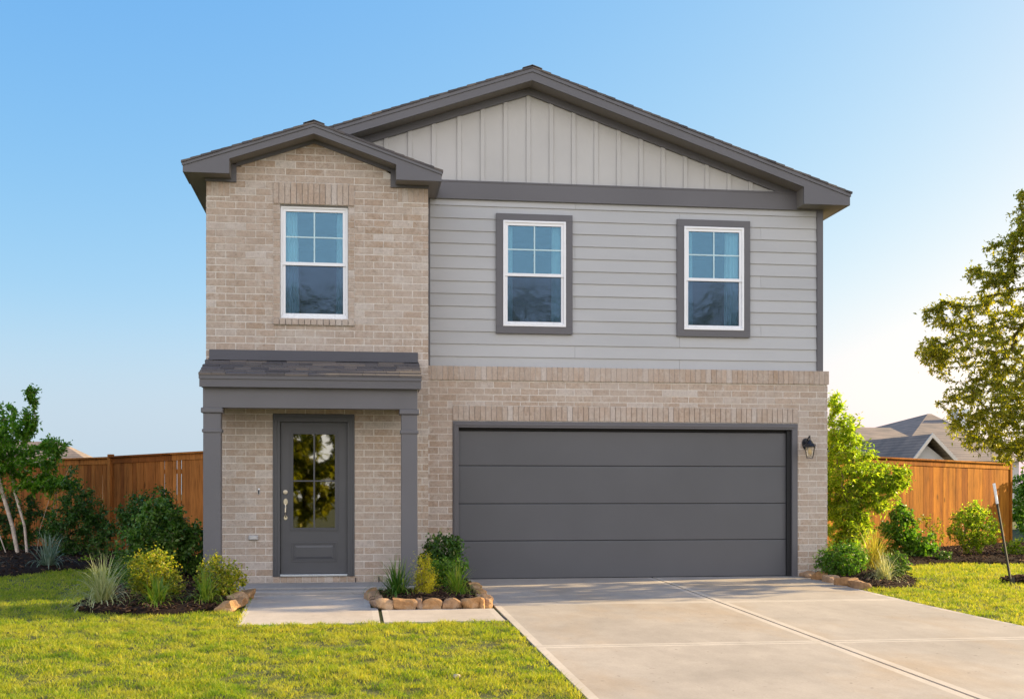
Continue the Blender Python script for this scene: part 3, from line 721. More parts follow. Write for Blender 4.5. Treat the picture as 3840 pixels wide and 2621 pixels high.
# front door
mb=MB(); y=YW
a,b,c,d=DO
for p,q,r_,s_ in ((a,b,d-.105,d),(a,a+.095,.115,d-.105),(b-.095,b,.115,d-.105)): mb.box(p,q,YW-.012,YW+.06,r_,s_)
for p,q,r_,s_ in ((a+.03,b-.03,d-.075,d-.045),(a+.03,a+.055,.116,d-.075),(b-.055,b-.03,.116,d-.075)): mb.box(p,q,YW-.026,YW-.0125,r_,s_)
mb.box(a+.095,b-.095,YW+.06,YW+.16,d-.125,d); mb.box(a,a+.108,YW+.061,YW+.16,.115,d-.125); mb.box(b-.108,b,YW+.061,YW+.16,.115,d-.125)
mb.build('door_frame',M['door'],H,bevel=.003)
lx0,lx1,lz0,lz1=-.955,-.072,.150,2.180; yd=YW+.045
dr=MB(); gx0,gx1,gz0,gz1=-.800,-.228,.762,2.040; px0,px1,pz0,pz1=-.816,-.212,.308,.572
for p,q,r_,s_ in ((lx0,gx0,lz0,lz1),(gx1,lx1,lz0,lz1),(gx0,gx1,gz1,lz1),(gx0,gx1,lz0,gz0)): dr.box(p,q,yd,yd+.045,r_,s_)
dr.box(gx0+.001,gx1-.001,yd+.02,yd+.045,gz0-.01,gz1+.01) if False else None
door=dr.build('front_door',M['door'],H)
def ringbox(m,x0,x1,z0,z1,w,y0,y1):
    m.box(x0,x1,y0,y1,z1-w,z1); m.box(x0,x1,y0,y1,z0,z0+w); m.box(x0,x0+w,y0+.0004,y1,z0+w,z1-w); m.box(x1-w,x1,y0+.0004,y1,z0+w,z1-w)
m=MB(); ringbox(m,gx0-.031,gx1+.031,gz0-.031,gz1+.031,.032,yd-.012,yd+.03); ringbox(m,gx0-.006,gx1+.006,gz0-.006,gz1+.006,.014,yd-.018,yd-.0125)
m.build('glass_frame',M['door'],door,bevel=.004)
m=MB(); m.box(gx0,gx1,yd+.022,yd+.027,gz0,gz1); m.build('pane',M['glass_door'],door)
cx=(gx0+gx1)/2; cz=(gz0+gz1)/2
m=MB(); m.box(cx-.011,cx+.011,yd+.004,yd+.0215,gz0,gz1); m.box(gx0,cx-.0111,yd+.005,yd+.0215,cz-.010,cz+.010); m.box(cx+.0111,gx1,yd+.005,yd+.0215,cz-.010,cz+.010)
m.build('muntin',M['door'],door,bevel=.003)
m=MB(); ringbox(m,px0,px1,pz0,pz1,.018,yd-.009,yd-.0005); ringbox(m,px0+.028,px1-.028,pz0+.028,pz1-.028,.010,yd-.005,yd-.0005)
m.add([(px0+.04,yd-.0006,pz0+.04),(px1-.04,yd-.0006,pz0+.04),(px1-.04,yd-.0006,pz1-.04),(px0+.04,yd-.0006,pz1-.04),(px0+.07,yd-.008,pz0+.07),(px1-.07,yd-.008,pz0+.07),(px1-.07,yd-.008,pz1-.07),(px0+.07,yd-.008,pz1-.07)],[(0,1,5,4),(1,2,6,5),(2,3,7,6),(3,0,4,7),(4,5,6,7)])
m.build('door_panel',M['door'],door,bevel=.002)
def disc(m,x,y0,y1,z,r,n=20,rz=None):
    rz=rz or r; pts=[(x+r*math.cos(2*math.pi*i/n),z+rz*math.sin(2*math.pi*i/n)) for i in range(n)]; m.prism(pts,y0,y1)
m=MB(); disc(m,-.897,yd-.014,yd,1.25,.030); disc(m,-.897,yd-.026,yd-.0141,1.25,.018); m.build('deadbolt',M['metal'],door,bevel=.003)
m=MB(); disc(m,-.893,yd-.012,yd,1.118,.028,20,.046); disc(m,-.893,yd-.012,yd,.905,.024,20,.03)
m.tube([(-.893,yd-.012,1.095),(-.893,yd-.05,1.085),(-.893,yd-.062,1.04),(-.893,yd-.062,.98),(-.893,yd-.045,.93),(-.893,yd-.012,.915)],[.009,.011,.012,.012,.010,.009],10)
m.tube([(-.893,yd-.01,1.125),(-.893,yd-.045,1.125)],.012,10); m.build('door_handle',M['metal'],door,smooth=False)
m=MB(); m.box(DO[0]+.095,DO[1]-.095,YW-.03,YW+.09,.116,.145); m.build('threshold',M['alum'],H,bevel=.004)

# garage door
mb=MB(); a,b,_,d=GO
yG=YM-.012
mb.box(a,b,yG,YM+.10,2.172,d); mb.box(a,1.502,yG+.0006,YM+.10,-.01,2.172); mb.box(6.377+.085,b,yG+.0006,YM+.10,-.01,2.172); mb.box(6.377+.02,6.377+.085,YM+.03,YM+.10,-.01,2.172,1)
mb.box(a+.02,1.46,yG-.012,yG,-.008,2.23); mb.box(1.46,6.50,yG-.012,yG,2.20,2.24)
mb.build('garage_door_frame',[M['trim'],M['dark']],H,bevel=.003)
yD=YM+.085; g=MB(); sec=[-.003,.547,1.082,1.629,2.132]
for i in range(4):
    z0,z1=sec[i]+.004,sec[i+1]-.004
    g.box(1.504,6.455,yD,yD+.04,z0,z1)
gd=g.build('garage_door',M['garage'],H,bevel=.007)
m=MB(); 
for zz in sec[1:4]: m.box(1.51,6.45,yD+.008,yD+.03,zz-.004,zz+.004)
m.box(1.503,6.46,yD+.012,yD+.08,2.133,2.19)
m.build('section_joint',M['dark'],gd)
m=MB(); m.box(1.503,6.455,yD-.004,yD+.03,-.012,.012); m.build('bottom_seal',M['dark'],gd)

# porch
pr=MB(); xa,xb=-1.936,.896
e0,zt=15.30,2.748; sl=(3.021-2.75)/(YW-15.30)
nc=6; 
for k in range(nc):
    y0=e0+(YW-e0)*k/nc; y1=e0+(YW-e0)*(k+1)/nc
    z0=zt+sl*(y0-e0); z1=zt+sl*(y1-e0)
    x=xa-random.uniform(.0,.25)
    while x<xb:
        w_=random.choice([.17,.22,.30,.26,.35]); p,q=max(x,xa),min(x+w_,xb); x+=w_
        if q-p<.02: continue
        th=random.choice([.010,.012,.019])
        pr.add([(p+.002,y0-.01,z0-.012),(q-.002,y0-.01,z0-.012),(q-.002,y1+.02,z1-.008),(p+.002,y1+.02,z1-.008),(p+.002,y0-.01,z0+th),(q-.002,y0-.01,z0+th),(q-.002,y1+.02,z1+.004),(p+.002,y1+.02,z1+.004)],[(0,3,2,1),(4,5,6,7),(0,1,5,4),(1,2,6,5),(2,3,7,6),(3,0,4,7)])
pm_=pr.build('porch_roof',M['shingle'],H)
m=MB(); m.prismx([(e0+.02,2.705),(e0+.02,2.72),(YW+.05,3.0),(YW+.05,2.985)],xa+.02,xb-.02); m.build('roof_deck',M['trim'],pm_)
m=MB(); m.box(-1.893,.884,YW-.012,YW-.004,3.012,3.150); m.box(-1.893,.884,YW-.10,YW-.013,3.006,3.022) ; m.build('flashing',M['flash'],pm_)
m=MB(); m.box(-1.925,.884,e0+.012,e0+.035,2.588,2.712); m.box(-1.932,.890,e0-.002,e0+.0115,2.690,2.745)
for xx in (-1.925,.860): m.prismx([(e0+.036,2.60),(e0+.036,2.72),(YW-.001,2.995),(YW-.001,2.60)],xx,xx+.024)
m.build('fascia',M['trim'],pm_)
m=MB(); m.box(-1.90,.859,e0+.036,YW-.001,2.60,2.612); m.build('soffit',M['soffit'],pm_)
m=MB(); m.box(-1.891,.846,15.40,15.56,2.330,2.598); m.box(-1.891,-1.72,15.56,YW-.031,2.332,2.5985); m.box(.68,.846,15.56,YW-.031,2.332,2.5985); m.build('porch_beam',M['post'],H,bevel=.003)
for xc0,xc1 in ((-1.891,-1.672),(.633,.846)):
    m=MB(); m.box(xc0,xc1,15.42,15.60,.031,2.262); ps=m.build('porch_post',M['post'],H,bevel=.004)
    m=MB(); m.box(xc0-.027,xc1+.027,15.393,15.627,2.263,2.331); m.build('capital',M['post'],ps,bevel=.012)
    m=MB(); ringbox_=None
    zb0,zb1=2.015,2.057
    m.box(xc0-.014,xc1+.014,15.406,15.419,zb0,zb1); m.box(xc0-.014,xc1+.014,15.601,15.614,zb0,zb1); m.box(xc0-.014,xc0-.001,15.4195,15.6005,zb0,zb1); m.box(xc1+.001,xc1+.014,15.4195,15.6005,zb0,zb1)
    m.build('collar',M['post'],ps,bevel=.004)

# fixtures
L=thing('wall_lantern','black wall lantern with glass sides on the brick right of the garage','wall lantern',(6.672,YM,1.90))
m=MB(); n=18; pts=[(.0+.058*math.cos(2*math.pi*i/n),.085+ (.11 if math.sin(2*math.pi*i/n)<0 else .065)*math.sin(2*math.pi*i/n)) for i in range(n)]; m.prism(pts,-.018,-.002); m.build('back_plate',M['black'],L,bevel=.005)
m=MB(); m.tube([(0,-.015,.05),(0,-.06,.09),(.0,-.10,.14),(0,-.135,.165),(0,-.165,.15),(0,-.17,.115)],[.014,.011,.010,.010,.010,.012],8); m.build('arm',M['black'],L,smooth=True)
cy=-.17
def frus(m,r0,z0,r1,z1,n=4,rot=math.pi/4,x=0,y=0,mi=0):
    vs=[(x+r0*math.cos(rot+2*math.pi*i/n),y+r0*math.sin(rot+2*math.pi*i/n),z0) for i in range(n)]+[(x+r1*math.cos(rot+2*math.pi*i/n),y+r1*math.sin(rot+2*math.pi*i/n),z1) for i in range(n)]
    m.add(vs,[tuple(range(n-1,-1,-1)),tuple(range(n,2*n))]+[(i,(i+1)%n,(i+1)%n+n,i+n) for i in range(n)],mi)
m=MB(); frus(m,.108,.018,.108,.028,4,R(20),0,cy); frus(m,.105,.028,.062,.062,8,R(20),0,cy); frus(m,.062,.062,.040,.10,12,0,0,cy); frus(m,.030,.10,.020,.115,12,0,0,cy); frus(m,.012,.115,.007,.185,8,0,0,cy); m.build('cap',M['black'],L)
m=MB()
for i in range(4):
    an=R(20)+i*math.pi/2; m.tube([(.095*math.cos(an),cy+.095*math.sin(an),.018),(.058*math.cos(an),cy+.058*math.sin(an),-.145)],.0052,6)
for i in range(4):
    an=R(20)+i*math.pi/2; bn=an+math.pi/2
    for (rr,zz) in ((.061,-.128),(.095,.014)): m.tube([(rr*math.cos(an),cy+rr*math.sin(an),zz),(rr*math.cos(bn),cy+rr*math.sin(bn),zz)],.004,6)
frus(m,.072,-.152,.066,-.143,4,R(20),0,cy); m.build('cage',M['black'],L)
m=MB()
for i in range(4):
    an=R(20)+i*math.pi/2; bn=an+math.pi/2; p=lambda r_,q,z_:(r_*math.cos(q),cy+r_*math.sin(q),z_)
    m.add([p(.056,an,-.142),p(.056,bn,-.142),p(.092,bn,.016),p(.092,an,.016)],[(0,1,2,3)])
m.build('lamp_glass',M['glass_lamp'],L)
m=MB(); m.tube([(0,cy,-.10),(0,cy,-.07),(0,cy,-.03),(0,cy,0)],[.016,.030,.026,.012],10); m.build('bulb',M['bulb'],L,smooth=True)
D_=thing('doorbell','slim white and black doorbell button on brick left of the front door','doorbell',(-1.243,YW,1.26))
m=MB(); m.box(-.013,.013,-.020,-.003,-.042,.042); m.build('bell_plate',M['white'],D_,bevel=.005)
m=MB(); m.box(-.009,.009,-.025,-.0205,-.036,.020); m.build('bell_button',M['black'],D_,bevel=.003)
O_=thing('outlet_cover','clear weatherproof outlet cover low on brick left of the door','outlet cover',(-1.315,YW,.642))
m=MB(); m.box(-.062,.062,-.05,-.004,-.03,.032); m.build('cover_box',mat_simple('grey_plastic',(.42,.41,.41),.3,0,5,.05,0),O_,bevel=.010)
m=MB(); m.box(-.045,.045,-.058,-.0505,-.022,.022); m.build('cover_lid',mat_simple('pale_plastic',(.52,.50,.48),.25,0,5,.05,0),O_,bevel=.006)
m=MB(); m.tube([(.042,YW-.028,.031),(.042,YW-.028,.095)],.006,8); tag(m.build('drain_tube',M['black']),'short black tube stub at the foot of the brick, right of the door frame','drain tube')
m=MB(); m.tube([(.355,YW-.04,.031),(.355,YW-.04,.105)],.007,8); tag(m.build('drain_tube',M['black']),'short black tube stub behind the striped grass by the right porch post','drain tube')

# ------------------------------------------------------------------ edging stones
def stone(x,y,z,sx,sy,sz,rz,label,group,tx=0,ty=0):
    import bmesh
    bm=bmesh.new(); bmesh.ops.create_cube(bm,size=1.0); bmesh.ops.subdivide_edges(bm,edges=bm.edges,cuts=5,use_grid_fill=True); pl=[(Vector((random.gauss(0,1),random.gauss(0,1),random.gauss(.2,.8))).normalized(),random.uniform(.47,.57)) for _ in range(10)]
    ph=[random.uniform(0,6) for _ in range(6)]
    taper=random.uniform(-.10,.10)
    for v in bm.verts:
        p=v.co; q=p.copy(); m=max(abs(p.x),abs(p.y),abs(p.z))
        r_=p.length; q=p*(1-.30*max(0,(r_-.5)/.37)**2.2*.20)
        for n_,d_ in pl:
            e_=q.dot(n_)-d_
            if e_>0: q=q-n_*e_*.85
        q.x*=1+taper*p.z*2; q.x*=sx; q.y*=sy; q.z*=sz
        nn=.010*math.sin(22*q.x+ph[0]+3*p.z)+.008*math.sin(31*q.y+ph[1]+9*q.x)+.006*math.sin(60*q.z+ph[2]+18*q.x)+random.uniform(-.0018,.0018)
        q+=p.normalized()*nn; q.z+=sz*.5
        v.co=q
    me=bpy.data.meshes.new('edging_stone'); bm.to_mesh(me); bm.free(); me.materials.append(M['stone'])
    o=link('edging_stone',me); o.location=(x,y,z); o.rotation_euler=(tx,ty,rz); return tag(o,label,'edging stone',group)
G1='rough tan stones edging the planter between walk and driveway'
fr=[(.28,.45,'long low tan stone at the front left corner of the middle planter'),(.475,.71,'second wide stone from the left along the middle planter front'),(.712,.775,'small wedge stone third from the left along the middle planter front'),(.785,1.0,'tall blocky stone in the middle of the middle planter front'),(1.02,1.235,'wide stone right of the middle in the middle planter front'),(1.25,1.435,'squarish stone next to the right corner of the middle planter front'),(1.437,1.487,'narrow upright stone beside the right corner of the middle planter')]
for a,b,l in fr: stone((a+b)/2,13.385,zgf(0,13.4)-.02,(b-a)*1.08,.15,random.uniform(.125,.14),random.uniform(-.05,.05),l,G1)
for i,(x,y,l) in enumerate([(.315,13.60,'leaning stone on the walkway side of the middle planter, nearest the front'),(.295,13.90,'second leaning stone on the walkway side of the middle planter'),(.27,14.28,'large grey tan stone on the walkway side of the middle planter'),(.25,14.70,'farthest stone on the walkway side of the middle planter')]):
    stone(x,y,zgf(0,y)-.02,.15,[.25,.26,.38,.34][i],[.11,.10,.12,.10][i],[.2,.1,.25,0][i],l,G1,R(4),R(-12))
for i,(x,y,l) in enumerate([(1.535,13.55,'big sloping corner stone at the driveway side of the middle planter'),(1.545,13.98,'second stone from the front on the driveway side of the middle planter'),(1.555,14.42,'third stone from the front on the driveway side of the middle planter'),(1.56,14.86,'fourth stone from the front on the driveway side of the middle planter'),(1.57,15.30,'farthest stone on the driveway side of the middle planter')]):
    stone(x,y,zgf(0,y)-.02,.15,[.34,.38,.36,.40,.36][i],[.13,.10,.11,.10,.09][i],random.uniform(-.12,.12),l,G1,R([6,-4,5,-3,4][i]),R(8))
G2='tan stones edging the left bed beside the walkway'
for i,(x,y,a,l) in enumerate([(-1.36,13.40,.27,'tan stone at the right end of the left bed, nearest the lawn'),(-1.335,13.78,.25,'second stone from the lawn at the right end of the left bed'),(-1.325,14.16,.27,'third stone from the lawn at the right end of the left bed'),(-1.30,14.58,.30,'dark stone beside the porch slab at the right end of the left bed')]):
    stone(x+[.0,.02,-.01,.02][i],y,zgf(0,y)-.01,.20,a*.90,[.12,.10,.125,.10][i],R([-30,-18,-34,-20][i]),l,G2,R(8),R([-12,-4,-14,-5][i]))
G3='pale flat stones edging the right bed along the driveway'
for i,(x,y,l) in enumerate([(6.70,16.62,'farthest stone of the right bed, against the brick corner'),(6.70,16.20,'second stone from the brick corner along the right bed'),(6.70,15.78,'third stone from the brick corner along the right bed'),(6.71,15.36,'fourth stone from the brick corner along the right bed'),(6.73,14.96,'nearest stone of the right bed, at the lawn edge')]):
    stone(x,y,zgf(0,y)-.025,.21,.34,[.10,.125,.105,.13,.11][i],R([6,24,10,28,14][i]),l,G3,R([4,-4,6,-5,3][i]),R(6))

# ------------------------------------------------------------------ plants
def nrm(a): return a/np.maximum(np.linalg.norm(a,axis=-1,keepdims=True),1e-9)
def leaves_mesh(name,P,D,L,Wd,mat,parent,fold=.18,droop=.15):
    n=len(P); D=nrm(D); r_=rng.normal(size=(n,3)); r_[:,2]+=.9; s=nrm(np.cross(D,r_)); up=np.cross(s,D)
    L=L[:,None]; Wd=Wd[:,None]
    b=P; a=P+D*L*.45+s*Wd*.5+up*Wd*fold; c=P+D*L*.45-s*Wd*.5+up*Wd*fold; t_=P+D*L-np.array([0,0,1.])*L*droop
    vs=np.stack([b,a,t_,b,t_,c],1).reshape(-1,3)
    V_=np.stack([b,a,t_,c],1).reshape(-1,3); k=np.arange(n)[:,None]*4
    F_=np.concatenate([k+np.array([[0,1,2]]),k+np.array([[0,2,3]])],1).reshape(-1,3)
    return npmesh(name,V_,F_,mat,parent)
def blob(n,cx,cy,cz,rx,ry,rz,shell=.5):
    d=nrm(rng.normal(size=(n,3))); r_=rng.uniform(shell**3,1,n)**(1/3); return np.stack([cx+d[:,0]*r_*rx,cy+d[:,1]*r_*ry,cz+d[:,2]*r_*rz],-1)
def woody(root,bases,targets,leaf,lm,bm_,twig=.0025,trunk=.02,lper=8,lsp=.06,seg=.12,wig=.03,lean_up=.4,lname='foliage',sname='stem',core=0,bias=.0,clear=0,pw=.5):
    """grow branches from bases to targets, leaves along the outer twigs. all coordinates local to root"""
    nodes=[];par=[]
    for b in bases:          # b: list of trunk points
        prev=-1
        for p in b:
            nodes.append(np.array(p,float)); par.append(prev); prev=len(nodes)-1
    T=np.array(targets,float); base0=np.array(bases[0][-1],float)
    order=np.argsort(np.linalg.norm(T-base0,axis=1)); A=np.array(nodes); tips=[]
    for ti in order:
        t_=T[ti]; d=np.linalg.norm(A-t_,axis=1)+ .5*np.maximum(0,A[:,2]-t_[2]+.0) ; 
        if clear: d=d+1e3*(A[:,2]<clear-1e-6)
        j=int(np.argmin(d)); p=A[j]; dist=np.linalg.norm(t_-p); m=max(1,int(dist/seg)); prev=j; new=[]
        for k in range(1,m+1):
            u=k/m; q=p+(t_-p)*u; q=q+rng.normal(0,wig,3)*(.3 if k==m else 1)*min(1,dist); q[2]+=lean_up*dist*.25*math.sin(math.pi*u)*-.5
            nodes.append(q); par.append(prev); prev=len(nodes)-1; new.append(q)
        tips.append(prev); A=np.vstack([A,np.array(new)])
    N=len(nodes); w=np.zeros(N); ch=[0]*N
    for i in range(N-1,-1,-1):
        if ch[i]==0: w[i]=max(w[i],1)
        if par[i]>=0: w[par[i]]+=w[i]; ch[par[i]]+=1
    rad=twig*w**pw; rad=np.minimum(rad,trunk)
    # stems
    vs=[];fs=[];o=0; K=5
    P0=[];P1=[];r0=[];r1=[]
    for i in range(N):
        if par[i]>=0: P0.append(nodes[par[i]]);P1.append(nodes[i]);r1.append(rad[i]);r0.append(rad[par[i]] if rad[par[i]]<rad[i]*1.8 else rad[i]*1.25)
    P0=np.array(P0);P1=np.array(P1);r0=np.array(r0);r1=np.array(r1)
    d=nrm(P1-P0); ref=np.where(np.abs(d[:,2:3])<.9,np.array([[0,0,1.]]),np.array([[1.,0,0]])); u=nrm(np.cross(d,ref)); v=np.cross(d,u)
    ring0=[];ring1=[]
    for k in range(K):
        a=2*math.pi*k/K; e=u*math.cos(a)+v*math.sin(a); ring0.append(P0+e*r0[:,None]); ring1.append(P1+d*r1[:,None]*.3+e*r1[:,None])
    VV=np.stack(ring0+ring1,1).reshape(-1,3); base=np.arange(len(P0))[:,None,None]*2*K
    ff=np.array([(k,(k+1)%K,K+(k+1)%K,K+k) for k in range(K)])[None]
    npmesh(sname,VV,(base+ff).reshape(-1,4),bm_,root,smooth=True)
    # leaves: at tips and recent ancestors
    LP=[];LD=[]
    for t_ in tips:
        i=t_; s=0; cnt=0
        while i>=0 and s<lsp*3 and cnt<lper:
            p=nodes[i]; pp=nodes[par[i]] if par[i]>=0 else p-np.array([0,0,.1]); seglen=np.linalg.norm(p-pp)+1e-6; dr_=(p-pp)/seglen
            m=max(1,int(lper*seglen/(lsp*3)))
            for k in range(m):
                q=p-(p-pp)*(k+rng.uniform(0,1))/m; LP.append(q); LD.append(dr_*.7+rng.normal(0,.65,3)); cnt+=1
            s+=seglen; i=par[i]
        for k in range(3): LP.append(nodes[t_]); LD.append((nodes[t_]-(nodes[par[t_]] if par[t_]>=0 else 0))/.1*.5+rng.normal(0,.5,3))
    LP=np.array(LP);LD=np.array(LD)
    if core:
        ci=rng.integers(0,len(LP),core); LP=np.concatenate([LP,LP[ci]+rng.normal(0,.05,(core,3))]); LD=np.concatenate([LD,rng.normal(size=(core,3))])
    n=len(LP); sz=leaf[0]*rng.uniform(.6,1.3,n)
    leaves_mesh(lname,LP,LD,sz,sz*leaf[1],lm,root)
def bush(name,label,cat,x,y,blobs,nt,leaf,lm,stems=5,lper=10,lsp=.06,group=None,z=None,core=0,bm_=None,twig=.0022,shell=.45,seg=.09):
    z=zgf(x,y)+.03 if z is None else z
    root=thing(name,label,cat,(x,y,z),0,group); tot=sum(b[3]*b[4]*b[5] for b in blobs)
    T=np.concatenate([blob(max(4,int(nt*b[3]*b[4]*b[5]/tot)),*b,shell=shell) for b in blobs]); T=T[T[:,2]>.03]
    bs=[[(random.uniform(-.06,.06),random.uniform(-.05,.05),-.05),(random.uniform(-.12,.12),random.uniform(-.1,.1),.08)] for _ in range(stems)]
    woody(root,bs,T,leaf,lm,bm_ or M['bark'],twig=twig,trunk=.014,lper=lper,lsp=lsp,seg=seg,core=core)
    return root
def tuft(name,label,cat,x,y,n,Lr,w,spread,mat,group=None,droop=1.0,z=None,stiff=1.0):
    z=zgf(x,y)+.05 if z is None else z
    root=thing(name,label,cat,(x,y,z),0,group); K=7
    an=rng.uniform(0,6.28,n); L=Lr*rng.uniform(.55,1.1,n); tilt=np.abs(rng.normal(0,spread*1.25,n))+.05; w_=w*rng.uniform(.6,1.2,n)
    b=np.stack([rng.normal(0,.03,n),rng.normal(0,.03,n),-.03+0*an],-1)
    pts=[];p=b.copy(); tl=tilt.copy()
    cur=rng.uniform(.7,1.5,n)*droop
    for k in range(K+1):
        pts.append(p.copy()); d=np.stack([np.cos(an)*np.sin(tl),np.sin(an)*np.sin(tl),np.cos(tl)],-1); p=p+d*(L/K)[:,None]; tl=tl+cur*.22*(k/K)*1.6*tilt/.6
    s=np.stack([-np.sin(an),np.cos(an),0*an],-1)
    vs=[]
    for k in range(K+1):
        ww=(w_*(1-(k/K)**2.2)*.5+.0006)[:,None]; vs+= [pts[k]-s*ww,pts[k]+s*ww]
    vs=np.stack(vs,1).reshape(-1,3); ff=np.array([(2*k,2*k+1,2*k+3,2*k+2) for k in range(K)])[None]
    npmesh('blades',vs,(np.arange(n)[:,None,None]*(2*(K+1))+ff).reshape(-1,4),mat,root)
    return root

# --- left side
tree=thing('crape_myrtle','young multi stemmed tree with pale trunks beside the left fence','tree',(-6.15,23.3,0))
tb=[[(-.12,.1,-.1),(-.25,.1,.6),(-.42,.1,1.2),(-.5,0,1.7)],[(.06,0,-.1),(.0,0,.6),(-.18,0,1.25),(-.25,0,1.8)],[(.22,-.1,-.1),(.28,0,.55),(.42,.1,1.1),(.55,.1,1.7)],[(.3,.1,-.1),(.45,.1,.6),(.55,0,1.2),(.85,0,1.75)],[(-.3,.1,-.1),(-.6,.2,.7),(-1.0,.2,1.3),(-1.2,.1,1.9)]]
T=np.concatenate([blob(330,-.3,0,2.35,1.0,.7,.62,0),blob(200,-.35,0,3.1,.8,.6,.55,0),blob(130,.65,0,2.15,.62,.5,.42,0),blob(60,.55,0,3.05,.16,.2,.42,0),blob(70,.1,0,2.85,.5,.4,.35,0),blob(90,-.6,0,3.75,.34,.3,.40,0),blob(60,1.05,0,2.55,.30,.3,.22,0),blob(40,1.15,0,1.65,.38,.3,.14,0),blob(200,-1.6,0,2.5,.8,.6,.8,0),blob(90,-1.4,0,3.5,.5,.4,.6,0),blob(90,.9,0,1.62,.6,.4,.22,0),blob(30,-.35,0,4.35,.12,.12,.3,0),blob(30,.62,0,3.75,.10,.12,.3,0)])
T[:,0]=T[:,0]*.92-.42; T[:,2]=1.18+(T[:,2]-1.35)*.80
woody(tree,tb,T,(.078,.46),M['l_myrtle'],M['bark_pale'],twig=.0028,trunk=.040,lper=12,lsp=.08,seg=.14,wig=.05,clear=1.15,lname='crown',sname='trunk',core=7000,pw=.48)
bush('shrub','dark round shrub behind the pale trunks at the left edge','shrub',-6.9,24.6,[(0,0,.65,1.0,.4,.62)],260,(.06,.5),M['l_dark'],core=4500)
bush('shrub','dense dark green shrub right of the multi stemmed tree by the left fence','shrub',-4.95,22.3,[(0,0,.5,.72,.5,.5),(.05,0,1.0,.42,.4,.3),(-.1,0,1.45,.2,.2,.25)],330,(.055,.5),M['l_dark'],core=6500)
bush('shrub','small feathery light green shrub in the mulch before the left fence','shrub',-4.3,21.1,[(0,0,.28,.26,.2,.28)],70,(.035,.4),M['l_mid'],lper=12)
bush('shrub','tiny yellow green plant in the mulch by the left fence','small plant',-4.42,20.6,[(0,0,.08,.15,.12,.07)],24,(.045,.5),M['l_lime'])
bush('shrub','tall dark shrub behind the big broadleaf shrub, against the left fence','shrub',-3.25,20.2,[(-.05,0,.9,.5,.4,.42),(-.45,0,.75,.35,.3,.3),(0,0,.45,.5,.4,.4)],300,(.055,.5),M['l_dark'],core=4500)
bush('shrub','big broadleaf green shrub standing left of the left porch post','shrub',-2.62,16.75,[(0,0,.62,.42,.38,.5),(-.38,0,.42,.25,.25,.28),(.42,0,.48,.24,.25,.38),(-.05,0,1.0,.2,.2,.22)],420,(.060,.55),M['l_mid'],lper=12,core=2500,twig=.0025)
bush('shrub','blue green low plant at the left foot of the big broadleaf shrub','small plant',-3.02,16.4,[(0,0,.2,.22,.2,.2)],60,(.05,.5),M['l_mid'],core=150)
bush('shrub','dark low shrub filling the mulch behind the left porch post','shrub',-2.15,17.6,[(0,0,.3,.4,.4,.35)],110,(.05,.5),M['l_dark'],core=700)
bush('shrub','green shrub low behind the striped grass of the left bed','shrub',-2.62,15.0,[(0,0,.2,.22,.25,.24)],100,(.045,.55),M['l_mid'],core=300)
bush('shrub','yellow tipped rounded shrub behind the green grass in the left bed','shrub',-2.32,14.25,[(0,0,.36,.30,.24,.26),(.05,0,.2,.34,.26,.2)],330,(.036,.6),M['l_yel'],core=1800,lper=9)
bush('shrub','yellow flecked shrub at the right end of the left bed before the porch post','shrub',-1.60,14.35,[(0,0,.28,.30,.24,.24),(.1,0,.2,.28,.24,.18)],280,(.036,.6),M['l_yel'],core=1200,lper=9)
tuft('ornamental_grass','silvery striped grass clump in the mulch below the multi stemmed tree','ornamental grass',-4.85,19.75,150,.62,.022,.55,M['g_silver'],droop=1.2)
tuft('ornamental_grass','silvery grass clump cut by the left edge of the photo','ornamental grass',-5.75,19.3,120,.55,.022,.6,M['g_silver'],droop=1.2)
tuft('ornamental_grass','cream striped arching grass at the left end of the left bed','ornamental grass',-2.80,13.80,380,.62,.012,.85,M['g_pale'],droop=1.9)
tuft('ornamental_grass','bright green strappy grass in the middle of the left bed','ornamental grass',-2.17,13.55,260,.46,.014,.85,M['g_lime'],droop=2.3)
tuft('ornamental_grass','bright green strappy grass at the right end of the left bed','ornamental grass',-1.66,13.75,240,.46,.013,.85,M['g_lime'],droop=2.3)
# --- middle planter
tuft('ornamental_grass','green and white spiky grass at the left of the middle planter','ornamental grass',.53,14.15,270,.54,.015,.78,M['g_green'],droop=1.9)
bush('conifer','upright golden dwarf conifer in the middle planter','conifer',.86,14.10,[(0,0,.18,.115,.10,.16),(-.045,0,.38,.050,.05,.15),(.035,0,.42,.040,.04,.13),(.085,0,.24,.045,.04,.14),(-.09,0,.2,.04,.04,.13)],520,(.022,.28),M['l_gold'],lper=12,lsp=.03,seg=.04,shell=.2,core=2600)
bush('shrub','dark glossy shrub at the back of the middle planter against the brick','shrub',1.20,15.6,[(0,0,.50,.26,.24,.20),(-.14,0,.34,.2,.2,.2),(.05,-.1,.25,.25,.24,.2)],260,(.05,.6),M['l_dark'],core=2200,lper=10)
bush('shrub','lighter green shrub right behind the golden conifer','shrub',1.15,14.95,[(0,0,.24,.22,.18,.17)],160,(.04,.45),M['l_lush'],core=900)
tuft('ornamental_grass','green strappy grass at the right of the middle planter','ornamental grass',1.27,14.25,190,.46,.013,.7,M['g_lime'],droop=2.0)
